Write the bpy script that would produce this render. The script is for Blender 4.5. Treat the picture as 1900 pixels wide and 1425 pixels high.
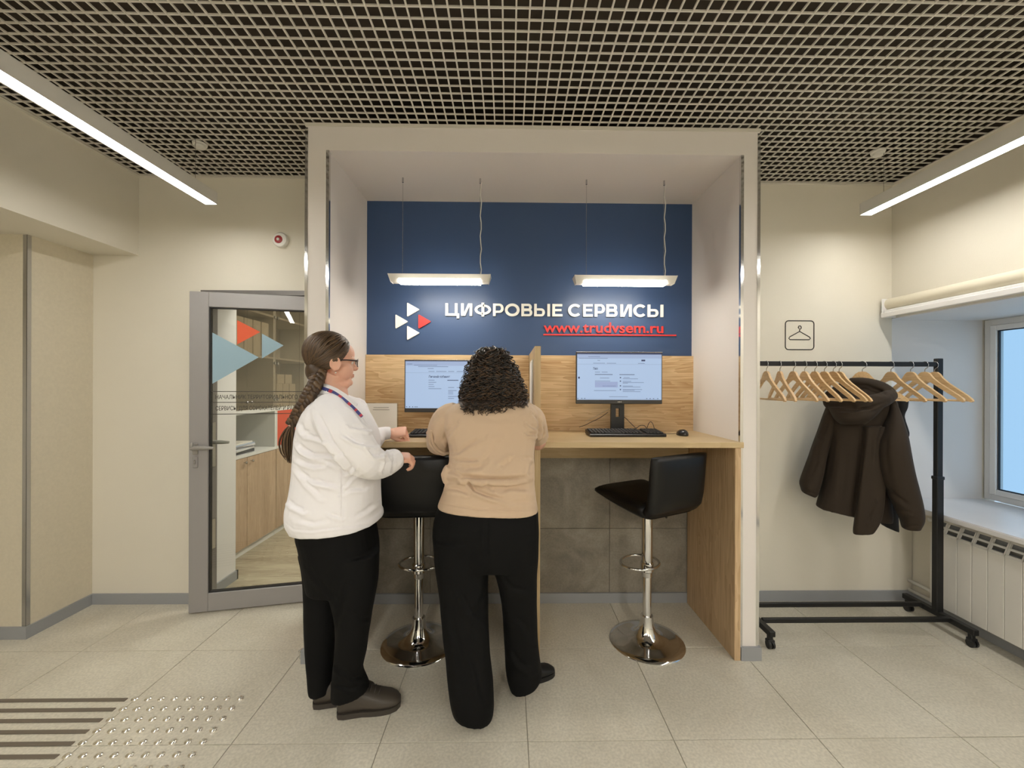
import bpy, bmesh, math, random
import numpy as np
from mathutils import Vector, Matrix, noise
from math import sin, cos, pi, radians, sqrt, atan2, tan

for o in list(bpy.data.objects):
    bpy.data.objects.remove(o, do_unlink=True)
SC = bpy.context.scene
COL = SC.collection
random.seed(7)
NPR = np.random.RandomState(3)

# ---------------------------------------------------------------- camera, world, exposure
FPX, CX, CY, CAMH = 770.0, 955.0, 715.0, 1.455
YAW, ROLL = radians(0.9), radians(0.2)
cam_data = bpy.data.cameras.new('camera')
cam_data.sensor_width = 36.0
cam_data.lens = FPX / 1900.0 * 36.0
cam_data.shift_x = -(CX - 950.0) / 1900.0
cam_data.shift_y = (CY - 712.5) / 1900.0
cam_data.clip_start = 0.02
cam = bpy.data.objects.new('camera', cam_data)
COL.objects.link(cam)
CAM_R = (Matrix.Rotation(-YAW, 4, 'Z') @ Matrix.Rotation(pi / 2, 4, 'X') @ Matrix.Rotation(ROLL, 4, 'Z'))
cam.matrix_world = Matrix.Translation((0, 0, CAMH)) @ CAM_R
SC.camera = cam

world = bpy.data.worlds.new('world')
SC.world = world
world.use_nodes = True
bg = world.node_tree.nodes['Background']
bg.inputs['Color'].default_value = (0.52, 0.71, 0.95, 1)
bg.inputs['Strength'].default_value = 1.3

SC.view_settings.view_transform = 'Standard'
SC.view_settings.look = 'None'
SC.view_settings.gamma = 1.0
SC.view_settings.use_curve_mapping = False
SC.view_settings.exposure = 0.0
LAMP_E = 36.0       # long profile lamps
PEND_E = 42.0       # niche pendants
OFFICE_E = 36.0
REAR_FILL_E = 85.0  # added fill lamps out of view behind the camera

# ---------------------------------------------------------------- pixel helpers (1900 x 1425 frame)
R3 = CAM_R.to_3x3()
CP = Vector((0, 0, CAMH))
def ray(px, py): return R3 @ Vector(((px - CX) / FPX, (CY - py) / FPX, -1.0))
def atY(px, py, Y): d = ray(px, py); return CP + d * (Y / d.y)
def atZ(px, py, Z): d = ray(px, py); return CP + d * ((Z - CAMH) / d.z)
def atX(px, py, X): d = ray(px, py); return CP + d * (X / d.x)
R3N = np.array(R3)
def proj(co):                      # world Nx3 -> pixels
    q = (np.asarray(co) - np.array([0, 0, CAMH])) @ R3N
    return np.stack([CX + FPX * q[:, 0] / -q[:, 2], CY - FPX * q[:, 1] / -q[:, 2]], 1)

# ---------------------------------------------------------------- materials
def lin(c):
    r = []
    for v in c[:3]:
        v = v / 255.0
        r.append(v / 12.92 if v <= 0.04045 else ((v + 0.055) / 1.055) ** 2.4)
    return (r[0], r[1], r[2], 1.0)

def mat(name, rgb, rough=0.6, metal=0.0, spec=0.5, bump=0.0, bscale=200.0, var=0.0, vscale=4.0,
        emit=None, estr=0.0, coord='Object', sheen=0.0, stretch=(1, 1, 1), sss=0.0, coat=0.0):
    m = bpy.data.materials.new(name)
    m.use_nodes = True
    nt = m.node_tree
    b = nt.nodes['Principled BSDF']
    b.inputs['Base Color'].default_value = lin(rgb)
    b.inputs['Roughness'].default_value = rough
    b.inputs['Metallic'].default_value = metal
    b.inputs['Specular IOR Level'].default_value = spec
    if sheen: b.inputs['Sheen Weight'].default_value = sheen
    if coat: b.inputs['Coat Weight'].default_value = coat
    if sss:
        b.inputs['Subsurface Weight'].default_value = sss
        b.inputs['Subsurface Radius'].default_value = (0.012, 0.005, 0.003)
        b.inputs['Subsurface Scale'].default_value = 1.0
    if emit is not None:
        b.inputs['Emission Color'].default_value = lin(emit)
        b.inputs['Emission Strength'].default_value = estr
    tc = nt.nodes.new('ShaderNodeTexCoord')
    mp = nt.nodes.new('ShaderNodeMapping')
    mp.inputs['Scale'].default_value = stretch
    nt.links.new(tc.outputs[coord], mp.inputs['Vector'])
    if var > 0:
        n = nt.nodes.new('ShaderNodeTexNoise')
        n.inputs['Scale'].default_value = vscale
        n.inputs['Detail'].default_value = 6
        nt.links.new(mp.outputs[0], n.inputs['Vector'])
        r = nt.nodes.new('ShaderNodeMapRange')
        r.inputs[1].default_value = 0.3; r.inputs[2].default_value = 0.7
        r.inputs[3].default_value = 1 - var; r.inputs[4].default_value = 1 + var * 0.6
        nt.links.new(n.outputs[0], r.inputs[0])
        mx = nt.nodes.new('ShaderNodeVectorMath'); mx.operation = 'SCALE'
        mx.inputs[0].default_value = lin(rgb)[:3]
        nt.links.new(r.outputs[0], mx.inputs['Scale'])
        nt.links.new(mx.outputs[0], b.inputs['Base Color'])
    if bump > 0:
        n2 = nt.nodes.new('ShaderNodeTexNoise')
        n2.inputs['Scale'].default_value = bscale
        n2.inputs['Detail'].default_value = 4
        nt.links.new(mp.outputs[0], n2.inputs['Vector'])
        bp = nt.nodes.new('ShaderNodeBump')
        bp.inputs['Strength'].default_value = bump
        bp.inputs['Distance'].default_value = 0.002
        nt.links.new(n2.outputs[0], bp.inputs['Height'])
        nt.links.new(bp.outputs[0], b.inputs['Normal'])
    return m

def wood(name, light, dark, axis='X', scale=1.0, rough=0.45, contrast=1.0):
    """oak laminate: stretched noise grain with cathedral waves and fine pores along axis"""
    m = bpy.data.materials.new(name); m.use_nodes = True
    nt = m.node_tree; b = nt.nodes['Principled BSDF']; b.inputs['Roughness'].default_value = rough
    g = nt.nodes.new('ShaderNodeNewGeometry')
    mp = nt.nodes.new('ShaderNodeMapping')
    s = {'X': (0.9, 9, 9), 'Y': (9, 0.9, 9), 'Z': (9, 9, 0.9)}[axis]
    mp.inputs['Scale'].default_value = tuple(v * scale for v in s)
    nt.links.new(g.outputs['Position'], mp.inputs['Vector'])
    n1 = nt.nodes.new('ShaderNodeTexNoise'); n1.inputs['Scale'].default_value = 1.2
    n1.inputs['Detail'].default_value = 3; n1.inputs['Distortion'].default_value = 0.8
    nt.links.new(mp.outputs[0], n1.inputs['Vector'])
    ml = nt.nodes.new('ShaderNodeMath'); ml.operation = 'MULTIPLY'; ml.inputs[1].default_value = 9
    nt.links.new(n1.outputs[0], ml.inputs[0])
    fr = nt.nodes.new('ShaderNodeMath'); fr.operation = 'FRACT'
    nt.links.new(ml.outputs[0], fr.inputs[0])
    mp2 = nt.nodes.new('ShaderNodeMapping')
    s2 = {'X': (3, 160, 160), 'Y': (160, 3, 160), 'Z': (160, 160, 3)}[axis]
    mp2.inputs['Scale'].default_value = s2
    nt.links.new(g.outputs['Position'], mp2.inputs['Vector'])
    n2 = nt.nodes.new('ShaderNodeTexNoise'); n2.inputs['Scale'].default_value = 1.0
    n2.inputs['Detail'].default_value = 3
    nt.links.new(mp2.outputs[0], n2.inputs['Vector'])
    n3 = nt.nodes.new('ShaderNodeTexNoise'); n3.inputs['Scale'].default_value = 0.8
    nt.links.new(mp.outputs[0], n3.inputs['Vector'])
    a1 = nt.nodes.new('ShaderNodeMath'); a1.operation = 'MULTIPLY_ADD'; a1.inputs[1].default_value = 0.28
    nt.links.new(fr.outputs[0], a1.inputs[0]); nt.links.new(n2.outputs[0], a1.inputs[2])
    a2 = nt.nodes.new('ShaderNodeMath'); a2.operation = 'MULTIPLY_ADD'; a2.inputs[1].default_value = 0.8
    nt.links.new(n3.outputs[0], a2.inputs[0]); nt.links.new(a1.outputs[0], a2.inputs[2])
    cr = nt.nodes.new('ShaderNodeMapRange')
    cr.inputs[1].default_value = 1.05 - 0.35 / contrast; cr.inputs[2].default_value = 1.05 + 0.35 / contrast
    nt.links.new(a2.outputs[0], cr.inputs[0])
    mx = nt.nodes.new('ShaderNodeMix'); mx.data_type = 'RGBA'
    mx.inputs[6].default_value = lin(light); mx.inputs[7].default_value = lin(dark)
    nt.links.new(cr.outputs[0], mx.inputs[0])
    nt.links.new(mx.outputs[2], b.inputs['Base Color'])
    return m

def concrete(name, c1, c2, rough=0.5, scale=3.0, speck=0.0, spec=0.5):
    m = bpy.data.materials.new(name); m.use_nodes = True
    nt = m.node_tree; b = nt.nodes['Principled BSDF']; b.inputs['Roughness'].default_value = rough
    b.inputs['Specular IOR Level'].default_value = spec
    g = nt.nodes.new('ShaderNodeNewGeometry')
    n1 = nt.nodes.new('ShaderNodeTexNoise'); n1.inputs['Scale'].default_value = scale
    n1.inputs['Detail'].default_value = 9; n1.inputs['Roughness'].default_value = 0.65
    n1.inputs['Distortion'].default_value = 0.6
    nt.links.new(g.outputs['Position'], n1.inputs['Vector'])
    r = nt.nodes.new('ShaderNodeMapRange'); r.inputs[1].default_value = 0.35; r.inputs[2].default_value = 0.65
    nt.links.new(n1.outputs[0], r.inputs[0])
    mx = nt.nodes.new('ShaderNodeMix'); mx.data_type = 'RGBA'
    mx.inputs[6].default_value = lin(c1); mx.inputs[7].default_value = lin(c2)
    nt.links.new(r.outputs[0], mx.inputs[0])
    out = mx.outputs[2]
    if speck > 0:
        n2 = nt.nodes.new('ShaderNodeTexNoise'); n2.inputs['Scale'].default_value = 90
        n2.inputs['Detail'].default_value = 5
        nt.links.new(g.outputs['Position'], n2.inputs['Vector'])
        r2 = nt.nodes.new('ShaderNodeMapRange'); r2.inputs[1].default_value = 0.35; r2.inputs[2].default_value = 0.65
        r2.inputs[3].default_value = 1 - speck; r2.inputs[4].default_value = 1 + speck
        nt.links.new(n2.outputs[0], r2.inputs[0])
        v = nt.nodes.new('ShaderNodeVectorMath'); v.operation = 'SCALE'
        nt.links.new(out, v.inputs[0]); nt.links.new(r2.outputs[0], v.inputs['Scale'])
        out = v.outputs[0]
    nt.links.new(out, b.inputs['Base Color'])
    return m

def glass(name, tint=(235, 242, 240), refl=1.0, rough=0.0):
    m = bpy.data.materials.new(name); m.use_nodes = True
    nt = m.node_tree; nt.nodes.remove(nt.nodes['Principled BSDF'])
    out = nt.nodes['Material Output']
    t = nt.nodes.new('ShaderNodeBsdfTransparent'); t.inputs[0].default_value = lin(tint)
    gl = nt.nodes.new('ShaderNodeBsdfGlossy'); gl.inputs['Roughness'].default_value = rough
    fz = nt.nodes.new('ShaderNodeLayerWeight'); fz.inputs[0].default_value = 0.5
    pw = nt.nodes.new('ShaderNodeMath'); pw.operation = 'POWER'; pw.inputs[1].default_value = 5
    nt.links.new(fz.outputs['Facing'], pw.inputs[0])
    ml = nt.nodes.new('ShaderNodeMath'); ml.operation = 'MULTIPLY_ADD'; ml.inputs[1].default_value = 0.9; ml.inputs[2].default_value = 0.035 * refl
    nt.links.new(pw.outputs[0], ml.inputs[0])
    mx = nt.nodes.new('ShaderNodeMixShader')
    nt.links.new(ml.outputs[0], mx.inputs[0]); nt.links.new(t.outputs[0], mx.inputs[1]); nt.links.new(gl.outputs[0], mx.inputs[2])
    nt.links.new(mx.outputs[0], out.inputs[0])
    return m

WALL = mat('wall_paint', (223, 217, 202), 0.75, bump=0.25, bscale=260, var=0.02, vscale=2)
WALLR = mat('wall_wallpaper', (212, 203, 182), 0.8, bump=0.5, bscale=350, var=0.04, vscale=60)
WHITE = mat('white_paint', (228, 226, 224), 0.55, bump=0.08, bscale=200)
PORTAL = mat('portal_paint', (228, 222, 217), 0.6, bump=0.1, bscale=300)
BLUE = mat('blue_panel_paint', (50, 74, 112), 0.42, bump=0.05, bscale=400)
CHROME = mat('chrome', (225, 225, 225), 0.09, 1.0)
BRUSH = mat('brushed_steel', (190, 190, 192), 0.25, 1.0)
ALU = mat('grey_aluminium', (158, 155, 154), 0.42, 0.25, bump=0.03)
ALUD = mat('dark_aluminium', (128, 124, 122), 0.42, 0.3)
SKIRT = mat('grey_skirting', (150, 152, 154), 0.45)
TILE = concrete('floor_tile_stone', (212, 206, 190), (198, 191, 174), 0.30, 2.5, 0.10, 0.5)
GROUT = mat('grout', (165, 159, 143), 0.8)
WTILE = concrete('wall_tile_concrete', (150, 143, 130), (116, 109, 98), 0.45, 4.0, 0.08)
WGROUT = mat('wall_grout', (150, 142, 128), 0.8)
OAKX = wood('oak_laminate_horizontal', (222, 193, 150), (172, 134, 88), 'X', contrast=1.25)
OAKZ = wood('oak_laminate_vertical', (212, 184, 146), (168, 136, 98), 'Z')
OAKE = wood('oak_edge', (205, 182, 142), (186, 160, 118), 'X')
OAKEZ = wood('oak_edge_vertical', (208, 184, 142), (182, 154, 112), 'Z')
GRID = mat('ceiling_grid_grey', (212, 207, 196), 0.5)
DARK = mat('plenum_dark', (64, 56, 46), 0.9, var=0.15, vscale=3)
BLACKM = mat('black_metal', (26, 26, 26), 0.42, spec=0.4)
LEATHER = mat('black_leatherette', (10, 10, 10), 0.4, spec=0.35, bump=0.25, bscale=500)
PLASTIC = mat('black_plastic', (24, 24, 25), 0.4)
KEYM = mat('key_black', (34, 34, 35), 0.5)
WPLAST = mat('white_plastic', (225, 222, 214), 0.4)
REDP = mat('red_plastic', (225, 52, 40), 0.35)
SIGNW = mat('sign_white', (240, 238, 230), 0.4)
SIGNR = mat('sign_red', (222, 52, 48), 0.4)
HWOOD = wood('hanger_wood', (228, 196, 150), (200, 162, 114), 'Y', 2.0, 0.4)
STEEL = mat('hook_steel', (190, 190, 190), 0.2, 1.0)
RADW = mat('radiator_white', (222, 219, 212), 0.35)
PVC = mat('pvc_white', (235, 234, 232), 0.3)
GASKET = mat('gasket_black', (30, 30, 32), 0.5)
PAPER = mat('paper_white', (238, 236, 230), 0.6)
LAMPB = mat('lamp_body_white', (215, 212, 204), 0.4)
def emis(name, rgb, s):
    m = bpy.data.materials.new(name); m.use_nodes = True
    nt = m.node_tree; nt.nodes.remove(nt.nodes['Principled BSDF'])
    e = nt.nodes.new('ShaderNodeEmission'); e.inputs[0].default_value = lin(rgb); e.inputs[1].default_value = s
    nt.links.new(e.outputs[0], nt.nodes['Material Output'].inputs[0]); return m
LIGHTL = emis('lamp_light', (255, 252, 246), LAMP_E)
LIGHTR = emis('rear_fill_light', (255, 252, 246), REAR_FILL_E)
LIGHTP = emis('pendant_light', (255, 249, 236), PEND_E)
LIGHTO = emis('office_light', (255, 248, 238), OFFICE_E)
GLASS = glass('door_glass', (246, 248, 245), 1.0)
CABGLASS = glass('cabinet_glass', (228, 222, 213), 2.4, 0.02)
WINGLASS = glass('window_glass', (225, 236, 240), 0.5)

# ---------------------------------------------------------------- mesh builder
def tag(o, label=None, cat=None, group=None, kind=None):
    if label: o['label'] = label
    if cat: o['category'] = cat
    if group: o['group'] = group
    if kind: o['kind'] = kind
    return o

def wloc(p):
    v = Vector((0, 0, 0))
    while p is not None:
        v += p.location; p = p.parent
    return v

def empty(name, loc, label=None, cat=None, group=None, kind=None):
    o = bpy.data.objects.new(name, None); COL.objects.link(o)
    o.location = loc; o.empty_display_size = 0.1
    return tag(o, label, cat, group, kind)

def link_mesh(name, me, parent=None, recenter=True, smooth=None):
    """me holds world coordinates; make an object whose origin is its base centre"""
    n = len(me.vertices)
    co = np.empty(n * 3, dtype=np.float32); me.vertices.foreach_get('co', co); co = co.reshape(-1, 3)
    if recenter and n:
        lo, hi = co.min(0), co.max(0)
        c = Vector(((lo[0] + hi[0]) / 2, (lo[1] + hi[1]) / 2, lo[2]))
    else:
        c = Vector((0, 0, 0))
    co = co - np.array(c, dtype=np.float32)
    me.vertices.foreach_set('co', co.reshape(-1)); me.update()
    o = bpy.data.objects.new(name, me); COL.objects.link(o)
    o.parent = parent
    o.location = c - wloc(parent)
    return o

class MB:
    def __init__(s, M=None): s.v = []; s.f = []; s.mi = []; s.cur = 0; s.M = M
    def add(s, vs, fs):
        b = len(s.v)
        for v in vs:
            v = Vector(v)
            s.v.append(s.M @ v if s.M is not None else v)
        for f in fs: s.f.append([i + b for i in f]); s.mi.append(s.cur)
        return s
    def box(s, x0, x1, y0, y1, z0, z1, bev=0.0):
        if bev <= 0:
            return s.add([(x0, y0, z0), (x1, y0, z0), (x1, y1, z0), (x0, y1, z0), (x0, y0, z1), (x1, y0, z1), (x1, y1, z1), (x0, y1, z1)],
                  [(0, 3, 2, 1), (4, 5, 6, 7), (0, 1, 5, 4), (1, 2, 6, 5), (2, 3, 7, 6), (3, 0, 4, 7)])
        bm = bmesh.new()
        bmesh.ops.create_cube(bm, size=1, matrix=Matrix.Translation(((x0 + x1) / 2, (y0 + y1) / 2, (z0 + z1) / 2)) @ Matrix.Diagonal((x1 - x0, y1 - y0, z1 - z0, 1)))
        bmesh.ops.bevel(bm, geom=list(bm.edges), offset=bev, segments=2 if bev > 0.004 else 1, affect='EDGES')
        bm.verts.index_update()
        s.add([v.co.copy() for v in bm.verts], [[v.index for v in f.verts] for f in bm.faces]); bm.free()
        return s
    def prism(s, pts, d, axis='Y', at=0.0):
        """pts 2D polygon (ccw) extruded by d along axis from at; axis Y: pts=(x,z); Z: (x,y); X: (y,z)"""
        def P(p, t):
            if axis == 'Y': return (p[0], t, p[1])
            if axis == 'Z': return (p[0], p[1], t)
            return (t, p[0], p[1])
        n = len(pts)
        vs = [P(p, at) for p in pts] + [P(p, at + d) for p in pts]
        fs = [list(range(n)), list(range(2 * n - 1, n - 1, -1))] + [[i, i + n, (i + 1) % n + n, (i + 1) % n] for i in range(n)]
        return s.add(vs, fs)
    def tube(s, pts, r, n=8, caps=True, closed=False):
        pts = [Vector(p) for p in pts]; m = len(pts)
        rr = r if isinstance(r, (list, tuple)) else [r] * m
        T = []
        for i in range(m):
            a = pts[(i - 1) % m] if (closed or i > 0) else pts[i]
            b = pts[(i + 1) % m] if (closed or i < m - 1) else pts[i]
            t = (b - a); T.append(t.normalized() if t.length > 1e-9 else Vector((0, 0, 1)))
        up = Vector((0, 0, 1)) if abs(T[0].z) < 0.9 else Vector((1, 0, 0))
        N = (up - T[0] * up.dot(T[0])).normalized()
        vs = []
        for i in range(m):
            N = (N - T[i] * N.dot(T[i]))
            N = N.normalized() if N.length > 1e-9 else T[i].orthogonal().normalized()
            B = T[i].cross(N)
            for k in range(n):
                a = 2 * pi * k / n
                vs.append(pts[i] + (N * cos(a) + B * sin(a)) * rr[i])
        fs = []
        for i in range(m if closed else m - 1):
            for k in range(n):
                a = i * n + k; b = i * n + (k + 1) % n
                c = ((i + 1) % m) * n + (k + 1) % n; d = ((i + 1) % m) * n + k
                fs.append([a, b, c, d])
        if caps and not closed:
            fs.append(list(range(n - 1, -1, -1))); fs.append([(m - 1) * n + k for k in range(n)])
        return s.add(vs, fs)
    def cyl(s, p0, p1, r, n=16, r1=None):
        return s.tube([p0, p1], [r, r if r1 is None else r1], n)
    def lathe(s, prof, c=(0, 0, 0), n=32, close=True):
        """prof: (radius, z) from bottom to top around vertical axis at c"""
        vs = []; fs = []
        for (r, z) in prof:
            for k in range(n):
                a = 2 * pi * k / n
                vs.append((c[0] + r * cos(a), c[1] + r * sin(a), c[2] + z))
        for i in range(len(prof) - 1):
            for k in range(n):
                fs.append([i * n + k, i * n + (k + 1) % n, (i + 1) * n + (k + 1) % n, (i + 1) * n + k])
        if close:
            fs.append(list(range(n - 1, -1, -1))); fs.append([(len(prof) - 1) * n + k for k in range(n)])
        return s.add(vs, fs)
    def build(s, name, m, parent=None, smooth=False, recenter=True, auto=None):
        me = bpy.data.meshes.new(name)
        me.from_pydata([tuple(v) for v in s.v], [], s.f)
        ms = m if isinstance(m, (list, tuple)) else [m]
        for mm in ms: me.materials.append(mm)
        if len(ms) > 1: me.polygons.foreach_set('material_index', s.mi)
        bm = bmesh.new(); bm.from_mesh(me); bmesh.ops.recalc_face_normals(bm, faces=bm.faces)
        if auto is not None:
            for f in bm.faces: f.smooth = True
            for e in bm.edges:
                if len(e.link_faces) == 2 and e.calc_face_angle(0) > radians(auto): e.smooth = False
        elif smooth:
            for f in bm.faces: f.smooth = True
        bm.to_mesh(me); bm.free()
        return link_mesh(name, me, parent, recenter)

def T(x, y, z, rz=0.0, rx=0.0):
    return Matrix.Translation((x, y, z)) @ Matrix.Rotation(rz, 4, 'Z') @ Matrix.Rotation(rx, 4, 'X')

def copy_tree(o, parent=None):
    c = o.copy(); COL.objects.link(c); c.parent = parent
    for ch in list(o.children): copy_tree(ch, c)
    return c

def text_mesh(s, size, extr=0.0, off=0.0, align='LEFT'):
    cu = bpy.data.curves.new('t', 'FONT'); cu.body = s; cu.size = size; cu.extrude = extr; cu.offset = off
    cu.align_x = align; cu.resolution_u = 4
    ob = bpy.data.objects.new('t', cu); COL.objects.link(ob)
    bpy.context.view_layer.update()
    dg = bpy.context.evaluated_depsgraph_get()
    me = bpy.data.meshes.new_from_object(ob.evaluated_get(dg))
    bpy.data.objects.remove(ob); bpy.data.curves.remove(cu)
    return me
def mcoords(me):
    co = np.empty(len(me.vertices) * 3, dtype=np.float32); me.vertices.foreach_get('co', co); return co.reshape(-1, 3)
def setco(me, co):
    me.vertices.foreach_set('co', np.asarray(co, dtype=np.float32).reshape(-1)); me.update()

def struct(o, kind='structure'):
    o['kind'] = kind; return o

# ================================================================ ROOM SHELL
WY = 2.79          # lobby back wall plane
CZ = 2.83          # ceiling grid underside
PX0, PX1 = -1.063, 1.335     # portal outer sides
NX0, NX1 = -0.945, 1.238     # niche inner sides
PY = 2.19                    # portal front plane
TX, TY, TS = -0.515, 1.695, 0.6

# floor with tiles
fl = struct(MB().box(-4.9, 3.4, -3.1, 2.86, -0.06, -0.0035).build('floor', GROUT))
g = 0.0016
tile_cache = {}
for i in range(-8, 6):
    for j in range(-8, 2):
        x0, x1 = TX + TS * i, TX + TS * (i + 1); y0, y1 = TY + TS * j, TY + TS * (j + 1)
        x0 = max(x0, -4.85); x1 = min(x1, 2.76); y0 = max(y0, -3.0); y1 = min(y1, 2.86)
        if x1 - x0 < 0.02 or y1 - y0 < 0.02: continue
        key = (round(x1 - x0, 3), round(y1 - y0, 3))
        if key not in tile_cache:
            o = MB().box(x0 + g, x1 - g, y0 + g, y1 - g, -0.0034, 0.0, 0.0008).build('floor_tile', TILE, fl)
            tile_cache[key] = o
        else:
            o = tile_cache[key].copy(); COL.objects.link(o)
            o.location = Vector(((x0 + x1) / 2, (y0 + y1) / 2, -0.0034)) - fl.location
# walls
wb = MB()
wb.box(-3.0, -2.04, WY, 3.12, 0, 3.2); wb.box(-2.04, PX0 + 0.02, WY, 3.12, 2.075, 3.2)
wb.box(PX0 + 0.02, PX1 + 0.02, WY + 0.012, 3.12, 0, 3.2); wb.box(PX1, 2.615, WY, 3.12, 0, 3.2); wb.box(2.615, 2.76, WY, 3.12, 0, 0.68)
wb.box(2.615, 3.4, 2.845, 3.12, 0, 3.2)
wall_back = struct(wb.build('wall_back', WALL))
struct(MB().box(-4.9, -2.748, 2.414, 3.12, 0, 2.4).build('wall_left', WALLR))
struct(MB().box(-5.0, -4.85, -3.2, 2.5, 0, 3.2).build('wall_left_far', WALL))
struct(MB().box(-5.0, 3.5, -3.2, -3.0, 0, 3.2).build('wall_front', WALL))
wr = MB()
wr.box(2.613, 3.25, -3.1, 1.30, 0, 3.2); wr.box(2.613, 3.45, 1.30, 2.845, 1.925, 3.2)
wr.box(2.765, 3.45, 1.30, 2.845, 0, 0.65)
wall_right = struct(wr.build('wall_right', WALL))
# white painted window reveal lining on the end walls and head
rv = MB(); rv.box(2.62, 3.3, 2.838, 2.846, 0.675, 1.926); rv.box(2.62, 3.3, 1.298, 1.306, 0.675, 1.926); rv.box(2.62, 3.3, 1.30, 2.845, 1.918, 1.926)
struct(rv.build('trim_window_reveal', WHITE))
struct(MB().box(-4.9, -2.452, -3.1, 2.80, 2.307, 3.2).build('ceiling_left', WALL))

# ceiling: dark void slab with an open cell grid below it
ceil = struct(MB().box(-2.46, 2.7, -3.1, 2.80, 3.12, 3.2).build('ceiling', DARK))
fx = MB().box(-0.0032, 0.0032, -3.0, 2.79, CZ, CZ + 0.007).build('grid_bar', GRID, ceil)
for k in range(100):
    x = -2.43 + 0.05 * k + 0.005
    if x > 2.60: break
    o = fx if k == 0 else fx.copy()
    if k: COL.objects.link(o)
    o.location = Vector((x, -0.105, CZ)) - ceil.location
fy = MB().box(-2.45, 2.61, -0.0032, 0.0032, CZ + 0.0006, CZ + 0.0065).build('cross_bar', GRID, ceil)
for k in range(116):
    y = 2.765 - 0.05 * k
    o = fy if k == 0 else fy.copy()
    if k: COL.objects.link(o)
    o.location = Vector((0.08, y, CZ + 0.0006)) - ceil.location
# dark sheets added over pale wall tops to darken the void, then perimeter angle
vl = MB(); vl.box(-2.452, 2.613, 2.784, 2.789, CZ + .012, 3.12); vl.box(-2.450, -2.445, -3, 2.784, CZ + .012, 3.12); vl.box(2.606, 2.611, -3, 2.784, CZ + .012, 3.12)
vl.build('added_void_sheet', DARK, ceil)
an = MB(); an.box(-2.452, 2.613, 2.768, 2.790, CZ - 0.004, CZ - 0.001); an.box(-2.452, -2.430, -3, 2.768, CZ - 0.004, CZ - 0.001)
an.box(2.591, 2.613, -3, 2.768, CZ - 0.004, CZ - 0.001)
an.build('wall_angle', GRID, ceil)

# portal (white frame around the work niche)
pm = MB()
pm.box(PX0, NX0, PY, WY + 0.01, 0, CZ - 0.005); pm.box(NX1, PX1, PY, WY + 0.01, 0, CZ - 0.005); pm.box(NX0, NX1, PY, WY + 0.01, 2.683, CZ - 0.005)
portal = struct(pm.build('wall_portal', PORTAL))
pf = []
for (x0, x1) in ((PX0 - 0.004, PX0 + 0.012), (NX0 - 0.012, NX0 + 0.004), (NX1 - 0.004, NX1 + 0.012), (PX1 - 0.012, PX1 + 0.004)):
    zt = CZ - 0.03 if x0 < -1.0 or x0 > 1.3 else 2.683
    q = MB(); q.box(x0, x1, PY - 0.003, PY + 0.0, 0.075, zt)
    xx = (x0, x0 + 0.004) if x0 in (PX0 - 0.004, NX1 - 0.004) else (x1 - 0.004, x1)
    q.box(xx[0], xx[1], PY, PY + 0.014, 0.075, zt)
    q.build('corner_profile', CHROME, portal)
MB().box(PX0 - 0.004, PX1 + 0.004, PY - 0.004, PY + 0.012, CZ - 0.022, CZ - 0.004).build('top_profile', GRID, portal)
q = MB(); q.box(PX0 - 0.012, NX0 - 0.001, PY - 0.014, PY, 0, 0.07); q.box(NX1 + 0.001, PX1 + 0.012, PY - 0.014, PY, 0, 0.07, 0.0)
q.box(PX1, PX1 + 0.012, PY, WY - 0.014, 0, 0.07); q.box(PX0 - 0.012, PX0, PY, WY - 0.014, 0, 0.07)
q.build('skirting', SKIRT, portal)

# blue panel on the niche back
struct(MB().box(NX0, NX1, WY - 0.006, WY + 0.011, 1.64, 2.682).build('wall_niche_blue', BLUE))
# concrete wall tiles below
wt = struct(MB().box(NX0, NX1, WY - 0.002, WY + 0.011, 0.0, 1.64).build('wall_niche', WGROUT))
for i in range(-1, 3):
    for j in range(0, 3):
        x0, x1 = TX + 0.6 * i + 0.0, TX + 0.6 * (i + 1); z0, z1 = -0.104 + 0.6 * j, -0.104 + 0.6 * (j + 1)
        x0 = max(x0, NX0); x1 = min(x1, NX1); z0 = max(z0, 0.0); z1 = min(z1, 1.62)
        if x1 - x0 < .03: continue
        MB().box(x0 + g, x1 - g, WY - 0.010, WY - 0.002, z0 + g, z1 - g, 0.001).build('wall_tile', WTILE, wt)

# skirting boards
def base(name, *boxes):
    q = MB()
    for b in boxes: q.box(*b)
    return struct(q.build(name, SKIRT))
base('baseboard_back', (-2.748, -2.045, WY - 0.012, WY, 0, 0.068), (PX1 + 0.012, 2.765, WY - 0.012, WY, 0, 0.068), (NX0, 0.13, WY - 0.024, WY - 0.0105, 0, 0.066), (0.16, 1.21, WY - 0.024, WY - 0.0105, 0, 0.066))
base('baseboard_left', (-2.748, -2.736, 2.402, WY - 0.012, 0, 0.068), (-4.85, -2.748, 2.402, 2.414, 0, 0.068))
base('baseboard_right', (2.753, 2.765, 1.30, WY - 0.012, 0, 0.062), (2.601, 2.613, -3.0, 1.30, 0, 0.068))
# corner guard on the left pilaster
q = MB(); q.box(-2.770, -2.746, 2.411, 2.4145, 0.07, 2.305); q.box(-2.7485, -2.7455, 2.411, 2.432, 0.07, 2.305)
struct(q.build('trim_corner_guard', BRUSH))

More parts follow.
